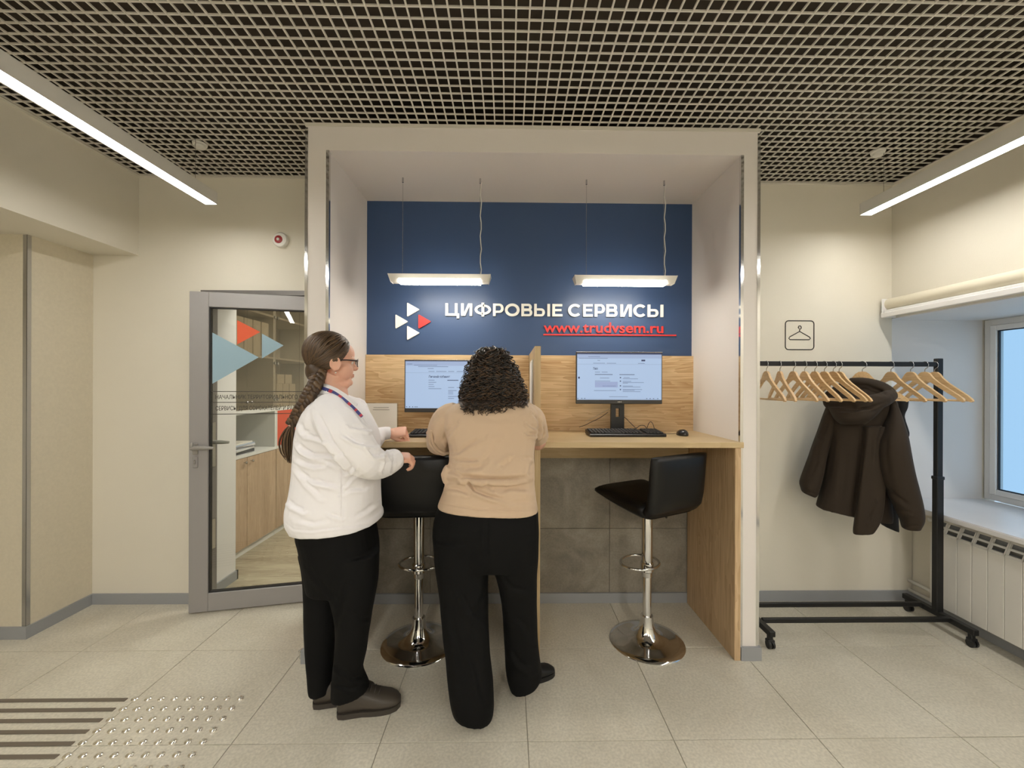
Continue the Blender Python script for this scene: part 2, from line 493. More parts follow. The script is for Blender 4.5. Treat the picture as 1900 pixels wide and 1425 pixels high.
# ---------------------------------------------------------------- office behind the glass door
struct(MB().box(-3.4, 2.0, 2.862, 6.6, -0.06, -0.004).build('floor_office', GROUT))
LAM = wood('office_laminate', (186, 176, 152), (140, 128, 106), 'X', 1.3, 0.4, 1.3)
of = bpy.data.objects['floor_office']
for r in range(15):
    y0 = 2.864 + 0.155 * r
    off = (r * 0.47) % 1.2
    for c in range(-1, 4):
        x0 = -3.2 - off + 1.2 * c; x1 = x0 + 1.2
        x0 = max(x0, -3.3); x1 = min(x1, 1.0)
        if x1 - x0 < 0.05: continue
        MB().box(x0 + .0006, x1 - .0006, y0 + .0006, y0 + .1544, -0.004, 0.0).build('floor_plank', LAM, of)
struct(MB().box(-3.6, -2.90, 3.10, 6.6, 0, 2.9).build('wall_office_left', WHITE))
struct(MB().box(-3.6, 2.2, 6.5, 6.7, 0, 2.9).build('wall_office_far', WALL))
struct(MB().box(1.9, 2.2, 3.10, 6.6, 0, 2.9).build('wall_office_right', WHITE))
struct(MB().box(-3.6, 2.2, 3.10, 6.7, 2.82, 2.95).build('ceiling_office', WHITE))
q = MB(); q.box(-2.04, -2.03, 2.87, 3.12, 0, 2.06); q.box(-2.2, -2.03, 3.12, 3.13, 0, 2.4)
struct(q.build('trim_door_lining', WHITE))
q = MB(); q.box(-2.03, -2.018, 2.90, 3.142, 0, 0.068); q.box(-2.12, -2.018, 3.13, 3.142, 0, 0.068)
struct(q.build('baseboard_office', SKIRT))
ol = empty('ceiling_light', (-0.9, 4.4, 2.78), 'white rectangular light on the office ceiling behind the glass door', 'ceiling light')
MB().box(-1.2, -0.6, 4.1, 4.7, 2.785, 2.82).build('housing', LAMPB, ol)
MB().box(-1.17, -0.63, 4.13, 4.67, 2.780, 2.785).build('diffuser', LIGHTO, ol)
ol_fill = copy_tree(ol); ol_fill.location = (-0.55, 3.5, 2.78)  # second light added to brighten the white door lining
tag(ol_fill, 'added white office ceiling light nearest the glass door, brightening the door lining')

# ================================================================ DOOR
df = struct(empty('door_1', (-1.55, 2.81, 0)))
q = MB(); q.box(-2.035, -1.985, 2.775, 2.865, 0, 2.078); q.box(-1.096, PX0 - 0.004, 2.775, 2.865, 0, 2.078); q.box(-1.985, -1.096, 2.775, 2.865, 2.046, 2.078)
q.build('door_frame', ALUD, df)
q = MB(); q.box(-1.984, -1.978, 2.80, 2.84, 0.35, 0.55); q.box(-1.984, -1.978, 2.80, 2.84, 0.9, 1.2); q.box(-1.984, -1.978, 2.80, 2.84, 1.55, 1.7)
q.build('strike_plate', BRUSH, df)
ang = atan2(2.787 - 2.649, -1.352 + 2.01)
DM = T(-2.012, 2.648, 0.008, ang)     # local: x along leaf to the hinge, y into the wall, z up
LW, LH, LT = 0.925, 2.035, 0.052
leaf = empty('door_leaf', DM @ Vector((0.5, 0, 0)), None); leaf.parent = None
tag(leaf, 'open grey aluminium framed glass door with triangle decals', 'door')
q = MB(DM)
st = 0.108
q.box(0, st, 0, LT, 0, LH, 0.003); q.box(LW - st, LW, 0, LT, 0, LH, 0.003); q.box(st, LW - st, 0, LT, LH - 0.095, LH, 0.003); q.box(st, LW - st, 0, LT, 0, 0.115, 0.003)
q.build('leaf_frame', ALU, leaf)
q = MB(DM); t = 0.006
q.box(st, st + t, 0.01, LT - .01, 0.115, LH - 0.095); q.box(LW - st - t, LW - st, 0.01, LT - .01, 0.115, LH - 0.095)
q.box(st + t, LW - st - t, 0.01, LT - .01, 0.115, 0.115 + t); q.box(st + t, LW - st - t, 0.01, LT - .01, LH - 0.095 - t, LH - 0.095)
q.build('gasket', GASKET, leaf)
pane = MB(DM).box(st + t, LW - st - t, 0.022, 0.028, 0.115 + t, LH - 0.095 - t).build('pane', GLASS, leaf)
def leafpt(px, py):                 # picture point -> local leaf coords on the front face
    d = ray(px, py); n = DM.to_3x3() @ Vector((0, 1, 0)); p0 = DM @ Vector((0, 0.021, 0))
    P = CP + d * ((p0 - CP).dot(n) / d.dot(n)); return DM.inverted() @ P
DECB = mat('decal_blue', (150, 178, 192), 0.5); DECO = mat('decal_orange', (222, 92, 52), 0.5); DECK = mat('decal_black', (70, 66, 60), 0.5)
for pts, mm, lb in (([(394, 617), (394, 712), (480, 663)], DECB, 'large pale blue triangle decal'), ([(440, 594), (440, 639), (483, 616)], DECO, 'orange triangle decal'), ([(486, 619), (486, 665), (526, 641)], DECB, 'small pale blue triangle decal')):
    L = [leafpt(*p) for p in pts]
    L = [(max(p.x, st + t + 0.0005), p.z) for p in L]
    tag(MB(DM).prism(L, 0.0006, 'Y', 0.0212).build('decal', mm, leaf), lb)
q = MB(DM)
zl = [leafpt(450, y).z for y in (726.5, 746.5, 768)]
for z in zl: q.box(st + t, LW - st - t, 0.0212, 0.0218, z - 0.0022, z + 0.0022)
q.build('decal_line', DECK, leaf)
for s, z, x0, x1 in (('НАЧАЛЬНИК ТЕРРИТОРИАЛЬНОГО ОТДЕЛА', (zl[0] + zl[1]) / 2, 400, 590), ('СЕРВИСЫ ДЛЯ СОИСКАТЕЛЕЙ И РАБОТОДАТЕЛЕЙ', (zl[1] + zl[2]) / 2, 400, 600)):
    me = text_mesh(s, 0.05, 0.0003, 0.0004); co = mcoords(me)
    xa = leafpt(x0, 737).x; xb = min(leafpt(x1, 737).x, LW - st - t - 0.01)
    k = (xb - xa) / (co[:, 0].max() - co[:, 0].min()); kz = 0.027 / 0.036
    W = [DM @ Vector((xa + (c[0] - co[:, 0].min()) * k, 0.0212 - c[2], z + (c[1] - 0.018) * kz)) for c in co]
    setco(me, W); me.materials.append(DECK); link_mesh('lettering', me, leaf)
def lever(px, py, yb, sgn, name='door_handle'):
    P = leafpt(px, py); x, z = P.x, P.z
    h = MB(DM)
    h.lathe([(0, 0), (.016, 0), (.016, .02), (0, .02)], (x, yb, z), 12) if False else None
    h.box(x - .016, x + .016, yb - .008 if sgn < 0 else yb, yb if sgn < 0 else yb + .008, z - .045, z + .025, .003)
    yo = yb + sgn * 0.045
    h.tube([(x, yb, z), (x, yo * 0.5 + yb * 0.5, z), (x, yo, z), (x + .03, yo, z + .001), (x + .075, yo, z), (x + .12, yo, z - .002)], [.013, .013, .014, .014, .013, .008], 10)
    h.lathe([(.009, 0), (.011, .01), (.010, .022), (.004, .03)], (x, yo, z + .004), 10)
    h.build(name, mat('handle_grey', (150, 147, 142), 0.35, 0.2), leaf, auto=40)
lever(366, 829, 0.0, -1)
lever(376, 824, LT, +1)
P = leafpt(366, 856)
q = MB(DM); q.box(P.x - .015, P.x + .015, -0.006, 0, P.z - .038, P.z + .035, .004); q.build('lock_plate', ALU, leaf)
MB(DM).box(P.x - .004, P.x + .004, -0.016, -0.005, P.z - .014, P.z + .014, .003).build('lock_cylinder', BRUSH, leaf)
MB(DM).box(-0.0015, 0.0, 0.016, 0.036, 0.3, 1.7).build('lock_strip', BRUSH, leaf)

# door stop on the lobby floor
ds = empty('door_stop', atZ(560, 1221, 0), 'small chrome door stop on the floor left of the woman in white', 'door stop')
c = ds.location
MB().cyl((c.x, c.y, 0), (c.x, c.y, 0.03), 0.013, 14).build('post', CHROME, ds, auto=40)
MB().lathe([(.015, 0.030), (.018, .034), (.018, .040), (.010, .046)], (c.x, c.y, 0), 14).build('cap', CHROME, ds, auto=40)
MB().box(c.x, c.x + .03, c.y - .012, c.y + .012, 0, 0.004, .001).build('floor_plate', CHROME, ds)

# ================================================================ OFFICE CABINETS
CABW = mat('cabinet_white', (214, 214, 210), 0.4)
CABWOOD = wood('cabinet_wood', (196, 170, 142), (160, 134, 108), 'Z', 1.4, 0.5)
ORANGE = mat('cabinet_orange', (206, 72, 44), 0.4)
cy0 = 3.165; CF = -2.245; CBX = -2.70
KNOB = BRUSH
def knob(parent, y, z):
    MB(Matrix.Translation((CF, y, z)) @ Matrix.Rotation(pi / 2, 4, 'Y')).lathe([(.004, 0), (.004, .014), (.011, .018), (.012, .026), (.006, .031)], (0, 0, 0), 10).build('knob', KNOB, parent, auto=50)
for u in range(3):
    a = cy0 + 0.895 * u; b = a + 0.89
    names = ['nearest the door', 'second from the door', 'third from the door']
    lc = empty('low_cabinet', ((CF + CBX) / 2, (a + b) / 2, 0), 'low cabinet with pale wood doors in the office, ' + names[u], 'cabinet', 'office low cabinets')
    MB().box(CBX, CF - 0.02, a, b, 0.0, 0.832).build('body', CABW, lc)
    MB().box(CBX, CF + 0.004, a, b, 0.832, 0.85).build('top_board', CABW, lc)
    for d in range(2):
        ya = a + 0.445 * d
        dd = MB().box(CF - 0.02, CF, ya + .002, ya + .443, 0.06, 0.828, .001).build('door', CABWOOD, lc)
        knob(dd, ya + (.443 - .045 if d == 0 else .045), 0.79)
    uc = empty('upper_cabinet', ((CF + CBX) / 2, (a + b) / 2, 0.85), 'upper cabinet with smoked glass doors in the office, ' + names[u], 'cabinet', 'office upper cabinets')
    q = MB(); q.box(CBX, CF - .02, a, a + .018, .85, 2.42); q.box(CBX, CF - .02, b - .018, b, .85, 2.42); q.box(CBX, CBX + .01, a + .018, b - .018, .85, 2.42)
    for z in (1.21, 1.70, 2.10, 2.40): q.box(CBX + .01, CF - .02, a + .018, b - .018, z, z + .018)
    q.box(CBX + .01, CF - .0, a, b, .85, .856)
    q.build('carcass', CABW, uc)
    q = MB(); q.box(CF - .02, CF - .002, a, a + .02, .856, 1.21); q.box(CF - .02, CF - .002, b - .02, b, .856, 1.21); q.box(CF - .02, CF, a, b, 1.20, 1.232)
    q.build('edge_strip', CABW, uc)
    if u == 1:
        MB().box(CF - .018, CF - .004, a + .02, b - .02, .858, 1.20).build('orange_door', ORANGE, uc)
    for d in range(2):
        ya = a + 0.445 * d
        dd = MB().box(CF - 0.008, CF - 0.002, ya + .003, ya + .441, 1.236, 2.41).build('glass_door', CABGLASS, uc)
        for z in (1.27, 1.66, 2.02, 2.38):
            if z in (1.27,): knob(dd, ya + (.443 - .03 if d == 0 else .03), 1.30)
        yh = ya + .02 if d == 0 else ya + .42
        for z in (1.31, 1.66, 2.1): MB().cyl((CF - .004, yh, z), (CF + .006, yh, z), .014, 10).build('hinge_cap', BRUSH, dd)
# binders behind the upper glass
BIND = mat('binder_white', (226, 224, 216), 0.5)
for k in range(6):
    y = 3.24 + 0.125 * k; z0 = 1.718
    bd = empty('binder', (CF - .17, y + .04, z0))
    tag(bd, ['first', 'second', 'third', 'fourth', 'fifth', 'sixth'][k] + ' white ring binder counting from the door on the top shelf of the office cabinet', 'binder', 'office binders')
    MB().box(CF - .30, CF - .03, y, y + .112, z0, z0 + .315, .003).build('cover', BIND, bd)
    MB().box(CF - .0302, CF - .029, y + .034, y + .078, z0 + .13, z0 + .27).build('spine_label', PAPER, bd)
for k, (y, z, w, h) in enumerate(((4.15, 1.2285, .11, .235), (4.27, 1.2285, .11, .235), (4.395, 1.2285, .12, .235), (4.16, 1.464, .13, .095), (4.31, 1.464, .13, .095))):
    o = MB().box(CF - .30, CF - .05, y, y + w, z, z + h, .003).build('storage_box', BIND)
    lab = ['white archive box behind the smoked glass, nearest the door', 'white archive box behind the smoked glass, middle of the lower three', 'white archive box behind the smoked glass, farthest of the lower three', 'low white box stacked on the archive boxes, nearer the door', 'low white box stacked on the archive boxes, farther from the door'][k]
    tag(o, lab, 'box', 'boxes in the office cabinet')
# stack of magazines in the open compartment
z = 0.857
MAGC = [mat('magazine_dark', (58, 60, 66), 0.4), mat('magazine_pale', (206, 206, 208), 0.4), mat('magazine_grey', (168, 172, 178), 0.4), mat('magazine_cream', (222, 216, 204), 0.4), mat('magazine_blue', (170, 180, 196), 0.4)]
for k, (th, mi) in enumerate(((.028, 0), (.016, 1), (.014, 2), (.012, 1), (.012, 4), (.010, 3))):
    labs = ['thick dark booklet at the bottom of the paper stack in the office cabinet', 'pale booklet lying directly on the dark booklet', 'grey booklet in the middle of the paper stack', 'pale booklet just above the grey one in the stack', 'bluish booklet second from the top of the stack', 'cream booklet on top of the paper stack in the office cabinet']
    q = MB(T(CF - .14 + .01 * sin(k * 2.1), 3.62, z, 0.12 * sin(k * 1.7)))
    q.box(-.105, .105, -.15, .15, 0, th, .002)
    tag(q.build('booklet', MAGC[mi]), labs[k], 'booklet', 'paper stack in the office cabinet'); z += th

# ================================================================ LONG PROFILE LAMPS
def long_lamp(x, yend, z, label, sx):
    w, h, y0 = 0.072, 0.07, -2.2
    l = empty('linear_lamp', (x, yend - 1.4, z), label, 'lamp')
    q = MB(); q.box(x - w / 2, x + w / 2, y0, yend, z + .012, z + h); q.box(x - w / 2, x - w / 2 + .003, y0, yend, z, z + .012); q.box(x + w / 2 - .003, x + w / 2, y0, yend, z, z + .012)
    q.build('housing', LAMPB, l)
    MB().box(x - w / 2 + .003, x + w / 2 - .003, y0 + .004, yend - .004, z + .0015, z + .012).build('diffuser', LIGHTL, l)
    MB().box(x - w / 2 - .001, x + w / 2 + .001, yend, yend + .004, z - .001, z + h + .001).build('end_cap', LAMPB, l)
    for yy in (yend - .12, yend - 1.9, yend - 3.8):
        MB().cyl((x, yy, z + h), (x, yy, CZ + .03), .0011, 5).build('suspension_wire', STEEL, l)
e1 = atY(391, 383, 2.47); e2 = atY(1607, 395, 2.53)
LZ = (e1.z + e2.z) / 2
long_lamp(e1.x, 2.47, LZ, 'long glowing white profile lamp along the left side of the ceiling', 1)
long_lamp(e2.x, 2.53, LZ, 'long glowing white profile lamp along the right side above the window', -1)
for x, s_ in ((-.75, 'left'), (.95, 'right')):  # two unseen lamps added to lift the light level of the lobby
    l = empty('linear_lamp', (x, -1.9, LZ), 'added unseen fill lamp behind the camera, %s of the middle' % s_, 'lamp')
    MB().box(x - .05, x + .05, -2.8, -1.0, LZ + .012, LZ + .07).build('housing', LAMPB, l)
    MB().box(x - .047, x + .047, -2.796, -1.004, LZ + .0015, LZ + .012).build('diffuser', LIGHTR, l)
    for yy in (-2.6, -1.2): MB().cyl((x, yy, LZ + .07), (x, yy, CZ + .03), .0011, 5).build('suspension_wire', STEEL, l)

# pendant lamps in the niche
def pendant(x0, x1, label, cable_right=True):
    Y = 2.47; z0 = atY((724 + 910) / 2, 527, Y).z; z1 = z0 + .048
    p = empty('pendant_lamp', ((x0 + x1) / 2, Y, z0), label, 'lamp', 'pendant lamps over the desk')
    # tray: wide flat top sloping in to a narrower light strip
    def sec(x, t): return [(x, Y - .048 * t, z1), (x, Y - .042 * t, z1 - .010), (x, Y - .026 * t, z0 + .006), (x, Y + .026 * t, z0 + .006), (x, Y + .042 * t, z1 - .010), (x, Y + .048 * t, z1)]
    vs = sec(x0, 1) + sec(x1, 1); n = 6
    body = MB().add(vs, [list(range(n)), list(range(2 * n - 1, n - 1, -1))] + [[i, (i + 1) % n, (i + 1) % n + n, i + n] for i in range(n)])
    # end wings, slanted
    body2 = MB()
    for xx, s in ((x0, -1), (x1, 1)):
        body2.add([(xx, Y - .048, z1), (xx, Y + .048, z1), (xx, Y + .026, z0 + .004), (xx, Y - .026, z0 + .004), (xx + s * .016, Y - .048, z1 + .001), (xx + s * .016, Y + .048, z1 + .001), (xx + s * .003, Y + .03, z0 + .004), (xx + s * .003, Y - .03, z0 + .004)],
                  [(0, 1, 2, 3), (4, 5, 6, 7), (0, 1, 5, 4), (1, 2, 6, 5), (2, 3, 7, 6), (3, 0, 4, 7)])
    body.build('housing', LAMPB, p); body2.build('end_cap', LAMPB, p)
    d = MB()
    for (ya, za) in ((-.034, z0 - .003),):
        prof = [(Y - .036, z1 - .014), (Y - .034, z0 + .008), (Y - .026, z0), (Y + .026, z0), (Y + .034, z0 + .008), (Y + .036, z1 - .014)]
        vs = [(x0 + .045, a, b) for a, b in prof] + [(x1 - .045, a, b) for a, b in prof]
        d.add(vs, [list(range(n)), list(range(2 * n - 1, n - 1, -1))] + [[i, (i + 1) % n, (i + 1) % n + n, i + n] for i in range(n)])
    d.build('diffuser', LIGHTP, p)
    wl, wr_ = x0 + .06, x1 - .05
    for wx in (wl, wr_):
        MB().cyl((wx, Y, z1), (wx, Y, 2.66), .0012, 6).build('suspension_wire', STEEL, p)
        MB().cyl((wx, Y, 2.655), (wx, Y, 2.683), .005, 10).build('ceiling_fixing', BRUSH, p)
    pts = [(wr_ + .005 + .004 * sin(k * 1.9), Y - .003, z1 + (2.66 - z1) * k / 14) for k in range(15)]
    MB().tube(pts, .0028, 6).build('power_cable', WPLAST, p, smooth=True)
pl = atY(728, 520, 2.47).x; pr_ = atY(906, 520, 2.47).x
pendant(pl, pr_, 'left lit pendant lamp hanging over the desk in front of the blue panel')
pl = atY(1069, 520, 2.47).x; pr_ = atY(1247, 520, 2.47).x
pendant(pl, pr_, 'right lit pendant lamp hanging over the desk in front of the blue panel')

# ================================================================ SMOKE DETECTORS, ALARM SOUNDER
for (px, py, lb) in ((371, 266, 'round white smoke detector on the ceiling grid near the left lamp'), (1629, 280, 'round white smoke detector on the ceiling grid near the right lamp')):
    P = atZ(px, py, CZ)
    s = empty('smoke_detector', (P.x, P.y, CZ - .04), lb, 'smoke detector')
    MB().lathe([(.020, -.030), (.024, -.027), (.026, -.016), (.024, -.013)], (P.x, P.y, CZ), 20).build('sensor_head', WPLAST, s, auto=40)
    MB().lathe([(.024, -.013), (.035, -.012), (.037, -.003), (.034, -.001)], (P.x, P.y, CZ), 20).build('base_ring', WPLAST, s, auto=40)
P = atY(523, 447, WY)
s = empty('alarm_sounder', P, 'round white fire alarm sounder with a red ring on the wall above the door', 'alarm')
SM = Matrix.Translation(P) @ Matrix.Rotation(pi / 2, 4, 'X')
MB(SM).lathe([(.044, 0), (.050, .006), (.050, .02), (.044, .028), (.03, .03)], (0, 0, 0), 24).build('housing', WPLAST, s, auto=40)
MB(SM @ Matrix.Translation((-.006, 0, 0))).lathe([(.026, .028), (.026, .032), (.014, .036), (.008, .036)], (0, 0, 0), 20).build('red_ring', mat('alarm_red', (150, 40, 42), 0.4), s, auto=40)
MB(SM @ Matrix.Translation((-.006, 0, 0))).lathe([(.009, .034), (.009, .039), (.004, .042)], (0, 0, 0), 14).build('center_button', WPLAST, s, auto=40)

# ================================================================ SIGN ON THE BLUE PANEL
sy = WY - 0.006
sg = empty('wall_sign', atY(990, 600, sy), 'raised white and red lettering with a website address on the blue panel', 'sign')
def put_text(s, xl, xr, yb, yt, capH, m, name, depth, off, lead=1.0):
    """letters from picture x range / baseline y / cap top y, each one a mesh"""
    Pl, Pr = atY(xl, yb, sy), atY(xr, yb + (xr - xl) * 0.002, sy); top = atY(xl, yt, sy).z
    full = text_mesh(s, 1.0, 0, off); fc = mcoords(full); fx0, fx1 = fc[:, 0].min(), fc[:, 0].max()
    kx = (Pr.x - Pl.x) / (fx1 - fx0); kz = (top - Pl.z) / capH
    for i, ch in enumerate(s):
        if ch == ' ': continue
        pre = mcoords(text_mesh(s[:i + 1], 1.0, 0, off))[:, 0].max()
        me = text_mesh(ch, 1.0, depth / 2, off); c = mcoords(me); w1 = c[:, 0].max()
        X = Pl.x + (c[:, 0] - w1 + pre - fx0) * kx
        Z = Pl.z + c[:, 1] * kz + (X - Pl.x) * (-0.0005)
        co = np.stack([X, sy - depth / 2 - c[:, 2] * 1.0 - 0.0002, Z], 1)
        setco(me, co); me.materials.append(m); link_mesh(name, me, sg)

def glyph(ch, w):
    """bold geometric capital as overlapping solid strokes; cap height 1, width w (both in cap heights)"""
    P = []; s = .215; h = .19
    def rect(x0, x1, z0, z1): P.append([(x0, z0), (x1, z0), (x1, z1), (x0, z1)])
    def arc(cx, cz, rx, rz, a0, a1, tx=s, tz=h, n=26):
        for k in range(n):
            a, b = radians(a0 + (a1 - a0) * k / n), radians(a0 + (a1 - a0) * (k + 1) / n)
            P.append([(cx + rx * cos(a), cz + rz * sin(a)), (cx + rx * cos(b), cz + rz * sin(b)), (cx + (rx - tx) * cos(b), cz + (rz - tz) * sin(b)), (cx + (rx - tx) * cos(a), cz + (rz - tz) * sin(a))])
    def bowl(x0, x1, z0, z1):
        r = (z1 - z0) / 2; xc = x1 - r * .95
        rect(x0, xc, z0, z0 + h * .92); rect(x0, xc, z1 - h * .92, z1); arc(xc, z0 + r, x1 - xc, r, -90, 90, s, h * .92, 16)
    if ch == 'Ц': rect(0, s, 0, 1); rect(w - .13 - s, w - .13, 0, 1); rect(0, w - .13, 0, h); rect(w - .20, w, -.20, h)
    elif ch == 'И': rect(0, s, 0, 1); rect(w - s, w, 0, 1); P.append([(s * .6, 0), (s * .6 + .05, 0), (s * .6 + .27, 0), (w - s * .6, 1), (w - s * .6 - .27, 1)][0:1] + [(s * .6 + .20, 0), (w - s * .6, 1), (w - s * .6 - .20, 1)])
    elif ch == 'Ф': rect(w / 2 - s / 2, w / 2 + s / 2, -.04, 1.06); arc(w / 2, .51, w / 2, .41, 0, 360, s, .175, 40)
    elif ch == 'Р': rect(0, s, 0, 1); bowl(s * .5, w, .26, 1)
    elif ch == 'О': arc(w / 2, .5, w / 2, .515, 0, 360, s + .01, h + .015, 44)
    elif ch == 'В': rect(0, s, 0, 1); bowl(s * .5, w * .95, .45, 1); bowl(s * .5, w, 0, .58)
    elif ch == 'Ы': rect(0, s, 0, 1); bowl(s * .5, w * .68, 0, .64); rect(w - s, w, 0, 1)
    elif ch == 'Е': rect(0, s, 0, 1); rect(0, w, 0, h); rect(0, w * .98, 1 - h, 1); rect(0, w * .9, .42, .42 + h * .95)
    elif ch == 'С': arc(w * .53, .5, w * .53, .515, 42, 318, s + .01, h + .015, 34)
    return P
zx = lambda v: 720 + v / 3.393
base_z, top_z = atY(1030, 587.6, sy).z, atY(1030, 564.6, sy).z; capH = top_z - base_z
for ch, a, b in (('Ц', 362, 449), ('И', 461, 531), ('Ф', 546, 649), ('Р', 661, 728), ('О', 736, 828), ('В', 839, 908), ('Ы', 919, 1019), ('Е', 1033, 1097), ('С', 1132, 1214), ('Е', 1226, 1287), ('Р', 1299, 1363), ('В', 1372, 1442), ('И', 1460, 1531), ('С', 1542, 1622), ('Ы', 1632, 1730)):
    xa, xb = atY(zx(a), 576, sy).x, atY(zx(b), 576, sy).x
    q = MB()
    for i, poly in enumerate(glyph(ch, (xb - xa) / capH)):
        q.prism([(xa + p[0] * capH, base_z + p[1] * capH) for p in poly], -.012 - .00004 * (i % 5), 'Y', sy)
    q.build('letter', SIGNW, sg)
xm = mcoords(text_mesh('x', 1.0, 0, 0.0))[:, 1].max()
put_text('www.trudvsem.ru', 1008.5, 1230, 616.6, 604.6, xm, SIGNR, 'small_letter', 0.010, 0.012)
a, b = atY(1008, 621.2, sy), atY(1254, 620.8, sy)
MB().box(a.x, b.x, sy - .010, sy, a.z - .0045, a.z + .0045, .001).build('underline', SIGNR, sg)
lg = empty('triangle_logo', atY(768, 597, sy), 'logo of three white and one red rounded triangles left of the lettering', 'logo')
def rtri(px0, py0, m, lb):
    # triangle pointing right; px0,py0 left top corner; 23 px wide 27 high
    A, B, D = atY(px0, py0, sy), atY(px0, py0 + 27, sy), atY(px0 + 23.5, py0 + 13.5, sy)
    P = [Vector((p.x, p.z)) for p in (A, B, D)]
    pts = []
    for i in range(3):
        p, a, b = P[i], P[i - 1], P[(i + 1) % 3]
        da, db = (a - p).normalized(), (b - p).normalized()
        for k in range(5):
            t = k / 4; q = (p + da * .009) * (1 - t) ** 2 + p * 2 * t * (1 - t) + (p + db * .009) * t ** 2; pts.append(q)
    tag(MB().prism([(p.x, p.y) for p in pts], -0.012, 'Y', sy).build('triangle', m, lg), lb)
rtri(756, 561.5, SIGNW, None); rtri(734.5, 583.5, SIGNW, None); rtri(756, 604.5, SIGNW, None); rtri(777, 583.5, SIGNR, 'red triangle')

# coat hanger pictogram
ip = atY(1483.5, 622, WY); r = 0.098
pic = empty('cloakroom_pictogram', ip, 'black outlined square pictogram of a coat hanger on the wall above the clothes rail', 'pictogram')
INK = mat('decal_ink', (38, 34, 30), 0.6)
def rr(r, c, n=6):
    out = []
    for (sx, sz, a0) in ((1, -1, -pi / 2), (1, 1, 0), (-1, 1, pi / 2), (-1, -1, pi)):
        for k in range(n + 1):
            a = a0 + pi / 2 * k / n; out.append((ip.x + sx * (r - c) + c * cos(a), ip.z + sz * (r - c) + c * sin(a)))
    return out
MB().tube([(p[0], WY - .001, p[1]) for p in rr(r, .022)], .0034, 6, closed=True).build('outline', INK, pic)
hp = [(-.003, .045), (-.010, .052), (-.010 + .004, .062), (.004, .064), (.011, .056), (.010, .046), (.0, .038), (0, .026)]
hg = [(0, .026), (.068, -.012), (.074, -.022), (.066, -.030), (-.066, -.030), (-.074, -.022), (-.068, -.012)]
q = MB(); q.tube([(ip.x + a, WY - .001, ip.z + b) for a, b in hp], .0032, 6); q.tube([(ip.x + a, WY - .001, ip.z + b) for a, b in hg], .0032, 6, closed=True)
q.build('hanger_symbol', INK, pic)

# ================================================================ DESK
DZ = 1.157
dk = empty('desk', (0.15, 2.5, 0), 'built-in oak laminate counter desk with a central divider in the niche', 'desk')
MB().box(NX0 + .002, NX1 + .012, PY - .012, WY - .034, DZ - .030, DZ, .0015).build('desktop', OAKE, dk)
MB().box(NX1 - .034, NX1 - .002, PY - .010, WY - .026, 0, DZ - .031, .0015).build('side_panel', OAKZ, dk)
MB().box(NX0 + .002, NX0 + .034, PY - .010, WY - .026, 0, DZ - .031, .0015).build('side_panel', OAKZ, dk)
dvx = atY(992, 700, PY - .01).x
MB().box(dvx, dvx + .032, PY - .012, WY - .034, DZ + .0005, 1.662, .0015).build('divider', OAKEZ, dk)
MB().box(dvx, dvx + .032, PY - .010, WY - .026, 0, DZ - .031, .0015).build('center_panel', OAKEZ, dk)
MB().box(NX0 + .002, dvx - .001, WY - .034, WY - .012, DZ - .03, 1.655, .001).build('back_panel', OAKX, dk)
MB().box(dvx + .033, NX1 + .008, WY - .034, WY - .012, DZ - .03, 1.655, .001).build('back_panel', OAKX, dk)
MB().box(NX0 + .036, dvx - .001, WY - .05, WY - .034, .975, DZ - .032).build('rear_rail', OAKE, dk)
MB().box(dvx + .033, NX1 - .036, WY - .05, WY - .034, .975, DZ - .032).build('rear_rail', OAKE, dk)

